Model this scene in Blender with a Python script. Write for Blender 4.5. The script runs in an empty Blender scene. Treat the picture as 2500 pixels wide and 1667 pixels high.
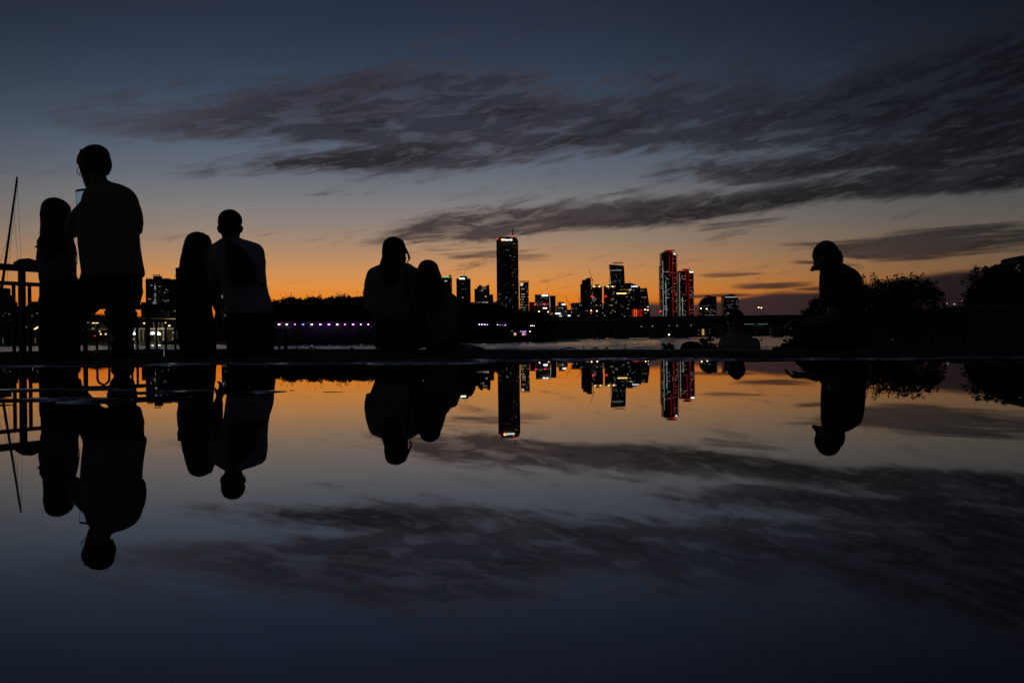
import bpy, bmesh, math, random
from mathutils import Vector, Matrix, noise as mnoise

# ------------------------------------------------------------------ camera
F_PX, CX, HY, ROLL, CAM_H = 2430.6, 1250.0, 822.5, 0.0113, 0.095
scene = bpy.context.scene
COL = scene.collection
cam_data = bpy.data.cameras.new('camera')
cam_data.lens = 35.0
cam_data.sensor_width = 36.0
cam_data.shift_y = -11.0 / 2500.0
cam_data.clip_start = 0.02
cam_data.clip_end = 30000.0
cam = bpy.data.objects.new('camera', cam_data)
COL.objects.link(cam)
cam.location = (0, 0, CAM_H)
cam.rotation_euler = (math.pi / 2, ROLL, 0)
scene.camera = cam
vs = scene.view_settings
vs.view_transform = 'Standard'
vs.look = 'None'
vs.exposure = 0.0
vs.gamma = 1.0
vs.use_curve_mapping = False
scene.cycles.use_denoising = True
scene.cycles.use_adaptive_sampling = True
scene.cycles.adaptive_threshold = 0.03
scene.cycles.adaptive_min_samples = 6
scene.cycles.max_bounces = 6
scene.cycles.transparent_max_bounces = 8
scene.cycles.caustics_reflective = False
scene.cycles.caustics_refractive = False


def at(px, py, d):
    """world point seen at a given spot of the photograph, at distance d"""
    xc = (px - CX) / F_PX * d
    yc = (HY - py) / F_PX * d
    c, s = math.cos(ROLL), math.sin(ROLL)
    return Vector((xc * c + yc * s, d, CAM_H - xc * s + yc * c))


def lin(r, g, b):
    def f(c):
        c = c / 255.0
        return c / 12.92 if c <= 0.04045 else ((c + 0.055) / 1.055) ** 2.4
    return (f(r), f(g), f(b))


# ------------------------------------------------------------------ dusk sky
world = bpy.data.worlds.new('World')
scene.world = world
world.use_nodes = True
world.cycles.sampling_method = 'MANUAL'
world.cycles.sample_map_resolution = 256
WT = world.node_tree
WT.nodes.clear()


class Sk:
    """a socket with arithmetic"""
    def __init__(self, sock):
        self.s = sock

    def __add__(a, b): return m('ADD', a, b)
    def __radd__(a, b): return m('ADD', b, a)
    def __sub__(a, b): return m('SUBTRACT', a, b)
    def __rsub__(a, b): return m('SUBTRACT', b, a)
    def __mul__(a, b): return m('MULTIPLY', a, b)
    def __rmul__(a, b): return m('MULTIPLY', b, a)
    def __truediv__(a, b): return m('DIVIDE', a, b)


def m(op, a, b=None, c=None, clamp=False):
    n = WT.nodes.new('ShaderNodeMath')
    n.operation = op
    n.use_clamp = clamp
    for i, v in enumerate((a, b, c)):
        if v is None:
            continue
        if isinstance(v, Sk):
            WT.links.new(v.s, n.inputs[i])
        else:
            n.inputs[i].default_value = v
    return Sk(n.outputs[0])


def smooth(x, lo, hi):
    n = WT.nodes.new('ShaderNodeMapRange')
    n.interpolation_type = 'SMOOTHSTEP'
    WT.links.new(x.s, n.inputs['Value'])
    for key, v in (('From Min', lo), ('From Max', hi)):
        if isinstance(v, Sk):
            WT.links.new(v.s, n.inputs[key])
        else:
            n.inputs[key].default_value = v
    return Sk(n.outputs['Result'])


def vec(x, y, z=0.0):
    n = WT.nodes.new('ShaderNodeCombineXYZ')
    for i, v in enumerate((x, y, z)):
        if isinstance(v, Sk):
            WT.links.new(v.s, n.inputs[i])
        else:
            n.inputs[i].default_value = v
    return Sk(n.outputs[0])


def fbm(v, scale, detail=6.0, rough=0.55, dist=0.0, lac=2.0):
    n = WT.nodes.new('ShaderNodeTexNoise')
    n.inputs['Scale'].default_value = scale
    n.inputs['Detail'].default_value = detail
    n.inputs['Roughness'].default_value = rough
    n.inputs['Distortion'].default_value = dist
    n.inputs['Lacunarity'].default_value = lac
    WT.links.new(v.s, n.inputs['Vector'])
    return Sk(n.outputs['Fac'])


def curve(x, pts):
    """piecewise smooth function of x, pts = [(x, y)] within 0..1"""
    n = WT.nodes.new('ShaderNodeFloatCurve')
    c = n.mapping.curves[0]
    while len(c.points) < len(pts):
        c.points.new(0.5, 0.5)
    for p, q in zip(c.points, pts):
        p.location = q
        p.handle_type = 'AUTO_CLAMPED'
    n.mapping.use_clip = False
    n.mapping.extend = 'HORIZONTAL'
    n.mapping.update()
    WT.links.new(x.s, n.inputs['Value'])
    return Sk(n.outputs[0])


def ramp(x, stops):
    n = WT.nodes.new('ShaderNodeValToRGB')
    r = n.color_ramp
    r.interpolation = 'B_SPLINE' if False else 'EASE'
    r.interpolation = 'LINEAR'
    while len(r.elements) < len(stops):
        r.elements.new(0.5)
    for e, (p, col) in zip(r.elements, sorted(stops)):
        e.position = p
        e.color = (*lin(*col), 1)
    WT.links.new(x.s, n.inputs['Fac'])
    return Sk(n.outputs['Color'])


def mixc(f, a, b):
    n = WT.nodes.new('ShaderNodeMix')
    n.data_type = 'RGBA'
    n.clamp_factor = True
    ins = (n.inputs[0], n.inputs[6], n.inputs[7])
    for sck, v in zip(ins, (f, a, b)):
        if isinstance(v, Sk):
            WT.links.new(v.s, sck)
        elif isinstance(v, tuple):
            sck.default_value = (*lin(*v), 1)
        else:
            sck.default_value = v
    return Sk(n.outputs[2])


def uv(px, py):
    p = at(px, py, 1.0) - Vector((0, 0, CAM_H))
    return math.atan2(p.x, p.y), math.atan2(p.z, math.hypot(p.x, p.y))


tc = WT.nodes.new('ShaderNodeTexCoord')
sep = WT.nodes.new('ShaderNodeSeparateXYZ')
WT.links.new(tc.outputs['Generated'], sep.inputs[0])
dx, dy, dz = (Sk(o) for o in sep.outputs)
U = m('ARCTAN2', dx, dy)
V = m('ARCSINE', dz)
un = U / 1.2 + 0.5                      # azimuth -0.6..0.6 rad -> 0..1

VMAX = 0.45


def vstops(hor, rows):
    return [(max(0.0, min(1.0, ((hor - y) / F_PX) / VMAX)), c) for y, c in rows]


front = vstops(825, [
    (825, (200, 78, 14)), (780, (218, 98, 18)), (750, (230, 120, 28)), (725, (230, 134, 44)), (700, (222, 141, 64)),
    (665, (206, 143, 86)), (630, (184, 139, 101)), (590, (160, 134, 113)), (550, (141, 128, 120)),
    (500, (124, 122, 123)), (450, (107, 112, 120)), (400, (94, 103, 117)), (330, (77, 88, 105)),
    (250, (61, 73, 92)), (170, (50, 61, 80)), (90, (43, 52, 71)), (0, (37, 45, 63)), (-200, (26, 33, 48))])
side = vstops(825, [
    (825, (84, 44, 22)), (760, (112, 66, 36)), (720, (118, 80, 50)), (680, (112, 86, 61)), (640, (104, 88, 71)), (590, (92, 86, 78)),
    (530, (80, 80, 80)), (450, (66, 70, 74)), (350, (50, 57, 65)), (250, (35, 42, 52)), (150, (24, 30, 40)),
    (0, (14, 19, 28)), (-200, (12, 16, 25))])
back = [(0.0, (30, 28, 32)), (0.3, (28, 30, 38)), (1.0, (14, 18, 28))]
vn = V / VMAX
vn = m('MAXIMUM', vn, 0.0)
off = m('ABSOLUTE', U + 0.15)
sky = mixc(smooth(off, 0.08, 0.68), ramp(vn, front), ramp(vn, side))
sky = mixc(smooth(off, 0.8, 2.2), sky, ramp(vn, back))

# cloud layer -----------------------------------------------------------
inv = 1.0 / 0.9408
tilt = V - 0.17 * U
w1 = fbm(vec(U * 5.0, tilt * 22.0, 0.3), 1.0, 3.0, 0.5, 0.3) - 0.5
grow = m('MINIMUM', V * 3.2 + 0.12, 1.0)     # clouds get thinner towards the horizon
Vw = V + w1 * 0.05 * grow
n1 = fbm(vec(U * 9.0, tilt * 42.0, 3.1), 1.0, 8.0, 0.66, 0.35)
n2 = fbm(vec(U * 30.0 + V * 14.0, tilt * 118.0, 8.3), 1.0, 4.0, 0.62, 0.9)
n3 = fbm(vec(U * 5.0 + 3.0, tilt * 17.0, 5.5), 1.0, 3.0, 0.5, 0.2)
n4 = fbm(vec(U * 7.0, (V - 0.05 * U) * 150.0, 2.3), 1.0, 5.0, 0.6, 0.3)
n6 = fbm(vec(U * 9.0, (V - (0.08 + V * 0.7) * U) * 92.0, 1.9), 1.0, 6.0, 0.66, 0.45)
grain = (n1 - 0.5) * 0.75 + (n2 - 0.5) * 0.55 + (n6 - 0.5) * 0.75


def band(pts, soft_top, soft_bot, scale=inv):
    pts = [(x * scale, a * scale, b * scale) for x, a, b in pts]
    top, bot = [], []
    for x, a, b in pts:
        u0, v0 = uv(x, a)
        top.append((u0 / 1.2 + 0.5, v0 / VMAX))
        u1, v1 = uv(x, b)
        bot.append((u1 / 1.2 + 0.5, v1 / VMAX))
    t = curve(un, top) * VMAX
    b = curve(un, bot) * VMAX
    return m('MULTIPLY', smooth(t - Vw, -soft_top, soft_top), smooth(Vw - b, -soft_bot, soft_bot))


bandA = band([(40, 262, 250), (130, 246, 285), (300, 238, 312), (480, 215, 326), (640, 178, 330), (800, 150, 330),
              (950, 132, 392), (1080, 128, 386), (1180, 150, 378), (1260, 190, 370), (1400, 200, 352), (1550, 172, 338),
              (1700, 152, 335), (1850, 158, 338), (2000, 125, 330), (2200, 60, 350), (2352, 5, 400)], 0.042, 0.016)
bandL = band([(390, 418, 404), (440, 402, 413), (540, 384, 413), (680, 362, 410), (820, 340, 402), (950, 325, 394),
              (1150, 310, 378), (1300, 330, 340)], 0.02, 0.010)
bandM = band([(1430, 420, 404), (1500, 404, 414), (1620, 372, 416), (1750, 345, 412), (1900, 328, 402), (2100, 300, 402),
              (2352, 240, 402)], 0.022, 0.011)
bandB = band([(800, 560, 550), (850, 545, 556), (950, 518, 559), (1050, 488, 559), (1200, 476, 544), (1350, 466, 532),
              (1500, 452, 526), (1650, 440, 506), (1800, 420, 482), (1950, 398, 458), (2100, 372, 448), (2352, 330, 428)],
             0.016, 0.008)
bandC = band([(930, 590, 576), (980, 578, 586), (1040, 575, 597), (1110, 574, 599), (1200, 582, 597), (1270, 588, 593),
              (1310, 598, 584)], 0.007, 0.0045)
bandD = band([(1730, 572, 556), (1800, 560, 568), (1900, 553, 580), (2000, 543, 592), (2100, 528, 594), (2200, 522, 588),
              (2352, 514, 580)], 0.007, 0.0045)
bandE = band([(1560, 540, 526), (1620, 520, 532), (1700, 511, 529), (1790, 503, 514), (1850, 512, 498)], 0.007, 0.0045)
bandG = band([(1530, 645, 624), (1600, 630, 637), (1670, 625, 638), (1740, 628, 635), (1800, 640, 622)], 0.004, 0.003)
bandH = band([(1580, 664, 646), (1640, 650, 658), (1760, 645, 662), (1900, 644, 664), (2100, 640, 668), (2352, 640, 690)],
             0.005, 0.003)
bandI = band([(1520, 690, 676), (1600, 676, 683), (1720, 671, 681), (1860, 668, 690), (2000, 662, 690)], 0.0026, 0.0022)
bandK = band([(1720, 612, 596), (1860, 596, 606), (1960, 598, 608), (2040, 610, 594)], 0.003, 0.003)
bank = band([(1400, 800, 900), (1500, 748, 900), (1588, 743, 900), (1697, 741, 900), (1804, 726, 900), (1906, 709, 900),
             (2003, 706, 900), (2250, 672, 900), (2400, 655, 900), (2500, 648, 900)], 0.003, 0.003, 1.0)
# loose high wisps all over the sky, thicker to the right, away from the afterglow
wisp = smooth(n3 * 0.6 + n1 * 0.4, 0.44, 0.72)
wisp = wisp * smooth(V, 0.15, 0.33) * (0.30 + 0.5 * smooth(U, -0.25, 0.4))

core = m('MAXIMUM', m('MAXIMUM', bandA, bandL), m('MAXIMUM', bandM, bandB))
ragged = smooth(n3, 0.38, 0.62)
upper = smooth(core + grain * (1.7 + 1.1 * ragged), 0.14, 0.95)
upper = m('MAXIMUM', upper, smooth(core, 0.35, 1.0) * 0.66)
upper = upper * (0.55 + 0.45 * smooth(U, -0.46, -0.20))
low = m('MAXIMUM', m('MAXIMUM', bandC, bandD), m('MAXIMUM', bandE, bandG))
low = m('MAXIMUM', low, m('MAXIMUM', bandH, m('MAXIMUM', bandI, bandK)))
low = smooth(low * 0.85 + (n4 - 0.5) * 2.2 + (n1 - 0.5) * 0.8, 0.30, 0.98)
# pale broken flecks where the sheet is thin enough to let the sky through
n5 = fbm(vec(U * 20.0 + V * 22.0, tilt * 88.0, 6.1), 1.0, 4.0, 0.6, 0.6)
fleck = smooth(n5, 0.47, 0.68) * smooth(n3 + (n1 - 0.5) * 0.5, 0.47, 0.60)
upper = upper * (1.0 - 0.55 * fleck)
cover = m('MAXIMUM', m('MAXIMUM', upper * 0.95, low * 0.85), m('MAXIMUM', wisp * 0.72, bank * 0.97))

cl = ramp(vn, vstops(825, [(825, (38, 30, 34)), (740, (46, 36, 38)), (660, (64, 51, 49)), (590, (68, 58, 57)), (520, (60, 54, 55)),
                           (430, (53, 54, 60)), (330, (46, 50, 60)), (220, (42, 48, 60)), (100, (38, 43, 55)), (0, (34, 40, 53)),
                           (-200, (24, 30, 43))]))
cl_dim = mixc(smooth(U, 0.05, 0.56), cl, (25, 28, 35))
darkc = mixc(smooth(U, 0.1, 0.56), (26, 25, 28), (13, 14, 18))
shade = n1 * 0.32 + n2 * 0.18 + n6 * 0.28 + n3 * 0.22
cl_dim = mixc(smooth(shade, 0.535, 0.455) * 0.95, cl_dim, darkc)
# sun-touched rims where the cover is thin
rim = cover * (1.0 - cover) * 4.0
cl_rim = mixc(rim * 0.13 * smooth(U, 0.35, 0.0), cl_dim, (120, 92, 84))
bank_col = mixc(smooth(U, 0.1, 0.5), (52, 42, 47), (24, 20, 25))
cl_rim = mixc(bank, cl_rim, bank_col)
sky = mixc(cover, sky, cl_rim)
# nothing but dark land below the horizon
sky = mixc(smooth(V, -0.002, -0.03), sky, (16, 14, 16))
bg = WT.nodes.new('ShaderNodeBackground')
WT.links.new(sky.s, bg.inputs['Color'])
bg.inputs['Strength'].default_value = 1.0
wo = WT.nodes.new('ShaderNodeOutputWorld')
WT.links.new(bg.outputs[0], wo.inputs['Surface'])


# ------------------------------------------------------------------ materials
def new_mat(name):
    mt = bpy.data.materials.new(name)
    mt.use_nodes = True
    return mt, mt.node_tree, mt.node_tree.nodes['Principled BSDF']


def surf(name, col, rough=0.7, var=0.35, scale=6.0, bump=0.0, spec=0.5, metal=0.0):
    """plain procedural surface: base colour broken up by noise, optional relief"""
    mt, nt, b = new_mat(name)
    tcn = nt.nodes.new('ShaderNodeTexCoord')
    nz = nt.nodes.new('ShaderNodeTexNoise')
    nz.inputs['Scale'].default_value = scale
    nz.inputs['Detail'].default_value = 4
    nt.links.new(tcn.outputs['Object'], nz.inputs['Vector'])
    rp = nt.nodes.new('ShaderNodeValToRGB')
    rp.color_ramp.elements[0].position = 0.3
    rp.color_ramp.elements[1].position = 0.7
    rp.color_ramp.elements[0].color = (*[c * (1 - var) for c in col], 1)
    rp.color_ramp.elements[1].color = (*[min(1, c * (1 + var)) for c in col], 1)
    nt.links.new(nz.outputs['Fac'], rp.inputs['Fac'])
    nt.links.new(rp.outputs['Color'], b.inputs['Base Color'])
    b.inputs['Roughness'].default_value = rough
    b.inputs['Specular IOR Level'].default_value = spec
    b.inputs['Metallic'].default_value = metal
    if bump:
        bp = nt.nodes.new('ShaderNodeBump')
        bp.inputs['Strength'].default_value = bump
        bp.inputs['Distance'].default_value = 0.01
        nt.links.new(nz.outputs['Fac'], bp.inputs['Height'])
        nt.links.new(bp.outputs['Normal'], b.inputs['Normal'])
    return mt


def glow(name, col, strength):
    mt, nt, b = new_mat(name)
    b.inputs['Base Color'].default_value = (*[c * 0.5 for c in col], 1)
    b.inputs['Emission Color'].default_value = (*col, 1)
    b.inputs['Emission Strength'].default_value = strength
    return mt


def facade(name, col, floor_h=3.6, bay=3.0, rough=0.35):
    """glass and spandrel bands of a far facade, too small to build pane by pane"""
    mt, nt, b = new_mat(name)
    tcn = nt.nodes.new('ShaderNodeTexCoord')
    sp = nt.nodes.new('ShaderNodeSeparateXYZ')
    nt.links.new(tcn.outputs['Object'], sp.inputs[0])

    def wave(out, per, cut):
        a = nt.nodes.new('ShaderNodeMath'); a.operation = 'DIVIDE'; a.inputs[1].default_value = per
        nt.links.new(out, a.inputs[0])
        f = nt.nodes.new('ShaderNodeMath'); f.operation = 'FRACT'
        nt.links.new(a.outputs[0], f.inputs[0])
        g = nt.nodes.new('ShaderNodeMath'); g.operation = 'GREATER_THAN'; g.inputs[1].default_value = cut
        nt.links.new(f.outputs[0], g.inputs[0])
        return g.outputs[0]
    wz = wave(sp.outputs[2], floor_h, 0.35)
    wx = wave(sp.outputs[0], bay, 0.18)
    mm = nt.nodes.new('ShaderNodeMath'); mm.operation = 'MULTIPLY'
    nt.links.new(wz, mm.inputs[0]); nt.links.new(wx, mm.inputs[1])
    mx = nt.nodes.new('ShaderNodeMix'); mx.data_type = 'RGBA'
    nt.links.new(mm.outputs[0], mx.inputs[0])
    mx.inputs[6].default_value = (*col, 1)
    mx.inputs[7].default_value = (0.03, 0.035, 0.045, 1)
    nt.links.new(mx.outputs[2], b.inputs['Base Color'])
    b.inputs['Roughness'].default_value = rough
    b.inputs['Specular IOR Level'].default_value = 0.1
    return mt


M = dict(
    concrete=surf('concrete', (0.22, 0.21, 0.20), 0.8, 0.3, 3.0, 0.4),
    paving=surf('paving', (0.16, 0.155, 0.15), 0.55, 0.4, 9.0, 0.6),
    earth=surf('earth', (0.06, 0.055, 0.045), 0.9, 0.4, 0.3),
    grass=surf('grass', (0.045, 0.06, 0.025), 0.9, 0.4, 2.0),
    iron=surf('painted_iron', (0.03, 0.03, 0.032), 0.5, 0.3, 30.0),
    dark_metal=surf('dark_metal', (0.06, 0.06, 0.065), 0.45, 0.2, 2.0),
    white_metal=surf('white_metal', (0.6, 0.6, 0.6), 0.4, 0.1, 2.0),
    asphalt=surf('asphalt', (0.05, 0.05, 0.05), 0.85, 0.3, 1.0),
    skin=surf('skin', (0.30, 0.19, 0.13), 0.5, 0.08, 20.0),
    hair=surf('black_hair', (0.012, 0.010, 0.009), 0.55, 0.4, 60.0, 0.5),
    tee_khaki=surf('khaki_cotton', (0.30, 0.27, 0.20), 0.9, 0.12, 40.0, 0.4),
    tee_grey=surf('grey_cotton', (0.24, 0.23, 0.22), 0.9, 0.12, 40.0, 0.4),
    tee_white=surf('white_cotton', (0.52, 0.49, 0.45), 0.9, 0.1, 40.0, 0.4),
    cloth_black=surf('black_cloth', (0.016, 0.016, 0.018), 0.9, 0.2, 40.0, 0.4),
    cloth_navy=surf('navy_cloth', (0.03, 0.035, 0.055), 0.9, 0.2, 40.0, 0.4),
    cloth_beige=surf('beige_cloth', (0.38, 0.32, 0.24), 0.9, 0.15, 40.0, 0.4),
    cloth_brown=surf('brown_cloth', (0.26, 0.18, 0.11), 0.9, 0.15, 40.0, 0.4),
    denim=surf('denim', (0.05, 0.07, 0.11), 0.9, 0.2, 60.0, 0.4),
    rubber=surf('shoe_rubber', (0.05, 0.05, 0.05), 0.6, 0.2, 20.0),
    bark=surf('bark', (0.07, 0.055, 0.04), 0.9, 0.4, 12.0, 0.6),
    leaf=surf('leaf', (0.045, 0.07, 0.025), 0.6, 0.5, 0.8),
    leaf_dark=surf('dark_leaf', (0.035, 0.055, 0.022), 0.6, 0.5, 0.8),
    glass_dark=facade('dark_glass_facade', (0.10, 0.10, 0.11)),
    bronze=facade('bronze_glass_facade', (0.13, 0.10, 0.06), 3.9, 3.0, 0.25),
    concrete_facade=facade('concrete_facade', (0.22, 0.21, 0.20), 2.9, 3.4, 0.7),
    brick_facade=facade('tan_facade', (0.20, 0.16, 0.12), 3.0, 3.4, 0.7),
    w_warm=glow('lit_warm', (1.0, 0.70, 0.32), 0.6),
    w_white=glow('lit_white', (0.88, 0.96, 1.0), 0.5),
    w_cool=glow('lit_cool', (0.78, 1.0, 0.92), 0.32),
    w_dim=glow('lit_dim', (1.0, 0.80, 0.52), 0.13),
    l_sign=glow('sign_white', (0.95, 0.98, 1.0), 2.2),
    l_orange=glow('sign_orange', (1.0, 0.42, 0.12), 4.0),
    l_red=glow('red_light', (1.0, 0.015, 0.02), 5.0),
    l_redline=glow('red_line', (1.0, 0.01, 0.02), 0.42),
    l_redhot=glow('red_orange_light', (1.0, 0.12, 0.03), 1.6),
    l_green=glow('green_light', (0.15, 1.0, 0.45), 0.8),
    l_amber=glow('amber_light', (1.0, 0.56, 0.16), 10.0),
    l_gold=glow('gold_light', (1.0, 0.66, 0.22), 2.2),
    l_white=glow('white_lamp', (1.0, 0.96, 0.88), 7.0),
    l_purple=glow('purple_lamp', (0.60, 0.20, 1.0), 7.0),
    l_blue=glow('blue_lamp', (0.22, 0.22, 1.0), 3.0),
    l_pink=glow('pink_lamp', (1.0, 0.25, 0.8), 6.0),
    l_pale=glow('pale_violet_lamp', (0.78, 0.42, 1.0), 7.0),
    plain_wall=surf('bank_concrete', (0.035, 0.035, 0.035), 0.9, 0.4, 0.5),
    l_line=glow('pale_line', (0.75, 1.0, 0.95), 0.45),
    screen=glow('phone_screen', (0.45, 0.6, 0.8), 0.22),
)


# ------------------------------------------------------------------ mesh building
class MB:
    def __init__(s):
        s.v, s.f = [], []

    def box(s, c, size, rz=0.0, taper=1.0):
        n = len(s.v)
        cz, sz = math.cos(rz), math.sin(rz)
        for k in (-1, 1):
            t = taper if k == 1 else 1.0
            for i, j in ((-1, -1), (1, -1), (1, 1), (-1, 1)):
                x, y = i * size[0] / 2 * t, j * size[1] / 2 * t
                s.v.append((c[0] + x * cz - y * sz, c[1] + x * sz + y * cz, c[2] + k * size[2] / 2))
        s.f += [tuple(n + q for q in f) for f in
                ((3, 2, 1, 0), (4, 5, 6, 7), (0, 1, 5, 4), (1, 2, 6, 5), (2, 3, 7, 6), (3, 0, 4, 7))]
        return s

    def prism(s, poly, z0, z1, top=None):
        """poly = plan outline [(x, y)]; top = optional outline of the upper end"""
        n, k = len(s.v), len(poly)
        s.v += [(x, y, z0) for x, y in poly] + [(x, y, z1) for x, y in (top or poly)]
        s.f += [tuple(n + i for i in range(k))[::-1], tuple(n + k + i for i in range(k))]
        s.f += [(n + i, n + (i + 1) % k, n + k + (i + 1) % k, n + k + i) for i in range(k)]
        return s

    def extrude(s, pts, off):
        """outline of 3-d points swept by off"""
        n, k = len(s.v), len(pts)
        off = Vector(off)
        s.v += [tuple(Vector(p)) for p in pts] + [tuple(Vector(p) + off) for p in pts]
        s.f += [tuple(n + i for i in range(k)), tuple(n + k + i for i in range(k))[::-1]]
        s.f += [(n + (i + 1) % k, n + i, n + k + i, n + k + (i + 1) % k) for i in range(k)]
        return s

    def loft(s, rings, seg=16, power=2.0):
        """rings = [(centre, rx, ry)] or [(centre, rx, ry, rotation matrix)], closed at both ends"""
        n = len(s.v)
        for r in rings:
            c, rx, ry = Vector(r[0]), r[1], r[2]
            rot = r[3] if len(r) > 3 else None
            for i in range(seg):
                a = 2 * math.pi * i / seg
                ca, sa = math.cos(a), math.sin(a)
                e = 2.0 / power
                p = Vector((math.copysign(abs(ca) ** e, ca) * rx, math.copysign(abs(sa) ** e, sa) * ry, 0))
                if rot is not None:
                    p = rot @ p
                s.v.append(tuple(c + p))
        for k in range(len(rings) - 1):
            for i in range(seg):
                j = (i + 1) % seg
                s.f.append((n + k * seg + i, n + k * seg + j, n + (k + 1) * seg + j, n + (k + 1) * seg + i))
        for k, rev in ((0, True), (len(rings) - 1, False)):
            s.v.append(tuple(Vector(rings[k][0])))
            cidx = len(s.v) - 1
            for i in range(seg):
                j = (i + 1) % seg
                a, b = n + k * seg + i, n + k * seg + j
                s.f.append((b, a, cidx) if rev else (a, b, cidx))
        return s

    def tube(s, pts, radii, seg=8):
        pts = [Vector(p) for p in pts]
        if not isinstance(radii, (list, tuple)):
            radii = [radii] * len(pts)
        rings = []
        for i, p in enumerate(pts):
            a = pts[max(0, i - 1)]
            b = pts[min(len(pts) - 1, i + 1)]
            t = (b - a)
            t = t.normalized() if t.length > 1e-9 else Vector((0, 0, 1))
            q = t.to_track_quat('Z', 'Y').to_matrix()
            rings.append((p, radii[i], radii[i], q))
        return s.loft(rings, seg)

    def ball(s, c, r, seg=10, sq=(1, 1, 1), rot=None):
        c = Vector(c)
        rr = []
        for k in range(1, seg // 2 + 1):
            a = math.pi * k / (seg // 2 + 1)
            off = Vector((0, 0, -math.cos(a) * r * sq[2]))
            if rot is not None:
                off = rot @ off
            rr.append((c + off, math.sin(a) * r * sq[0], math.sin(a) * r * sq[1]) + ((rot,) if rot is not None else ()))
        return s.loft(rr, seg)

    def moved(s, mat):
        s.v = [tuple(mat @ Vector(p)) for p in s.v]
        return s

    def join(s, o):
        n = len(s.v)
        s.v += o.v
        s.f += [tuple(i + n for i in f) for f in o.f]
        return s

    def mesh(s, name):
        me = bpy.data.meshes.new(name)
        me.from_pydata(s.v, [], s.f)
        me.validate()
        return me

    def build(s, name, mat, parent=None, smooth=False, kind=None):
        return link(name, s.mesh(name), mat, parent, smooth, kind)


def link(name, me, mat, parent=None, smooth=False, kind=None):
    if mat is not None and not me.materials:
        me.materials.append(M[mat] if isinstance(mat, str) else mat)
    if smooth:
        me.polygons.foreach_set('use_smooth', [True] * len(me.polygons))
    o = bpy.data.objects.new(name, me)
    COL.objects.link(o)
    if parent is not None:
        o.parent = parent
        o.matrix_parent_inverse = Matrix.Translation(-Vector(parent.location)) if parent.rotation_euler.z == 0 else parent.matrix_basis.inverted()
    if kind:
        o['kind'] = kind
    return o


def tag(o, label, cat, group=None):
    o['label'] = label
    o['category'] = cat
    if group:
        o['group'] = group
    return o


def thing(name, label, cat, loc=(0, 0, 0), group=None):
    o = bpy.data.objects.new(name, None)
    COL.objects.link(o)
    o.location = loc
    o.empty_display_size = 0.1
    return tag(o, label, cat, group)


def copy_tree(o, parent=None):
    c = o.copy()
    COL.objects.link(c)
    if parent is not None:
        c.parent = parent
        c.matrix_parent_inverse = o.matrix_parent_inverse
    for ch in [q for q in bpy.data.objects if q.parent == o]:
        copy_tree(ch, c)
    return c


def solid(o, voxel=0.009, it=3):
    """grow the overlapping pieces of a body or garment into one continuous skin"""
    r = o.modifiers.new('skin', 'REMESH')
    r.mode = 'VOXEL'
    r.voxel_size = voxel
    r.use_smooth_shade = True
    sm = o.modifiers.new('soften', 'SMOOTH')
    sm.iterations = it
    sm.factor = 0.5
    return o


RND = random.Random(7)


# ------------------------------------------------------------------ ground, puddle, river
def water(name, col, rough, ior, scale, strength, dist, stretch=(1, 1, 1), detail=3):
    mt, nt, b = new_mat(name)
    b.inputs['Base Color'].default_value = (*col, 1)
    b.inputs['Roughness'].default_value = rough
    b.inputs['IOR'].default_value = ior
    tcn = nt.nodes.new('ShaderNodeTexCoord')
    mp = nt.nodes.new('ShaderNodeMapping')
    mp.inputs['Scale'].default_value = stretch
    nt.links.new(tcn.outputs['Object'], mp.inputs['Vector'])
    nz = nt.nodes.new('ShaderNodeTexNoise')
    nz.inputs['Scale'].default_value = scale
    nz.inputs['Detail'].default_value = detail
    nt.links.new(mp.outputs['Vector'], nz.inputs['Vector'])
    bp = nt.nodes.new('ShaderNodeBump')
    bp.inputs['Strength'].default_value = strength
    bp.inputs['Distance'].default_value = dist
    nt.links.new(nz.outputs['Fac'], bp.inputs['Height'])
    nt.links.new(bp.outputs['Normal'], b.inputs['Normal'])
    return mt


M['puddle'] = water('still_rain_water', (0.045, 0.044, 0.043), 0.010, 3.3, 2.2, 0.02, 0.01)
M['river'] = water('rippled_river', (0.02, 0.022, 0.026), 0.13, 2.4, 1.1, 0.5, 0.15, (1, 1, 1), 4)


def shore_y(x):
    """far edge of the puddle"""
    return 3.78 - 0.035 * x - 0.03 * x * x * (1 if x > 0 else 0.2) + 0.03 * math.sin(x * 3.1)


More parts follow.
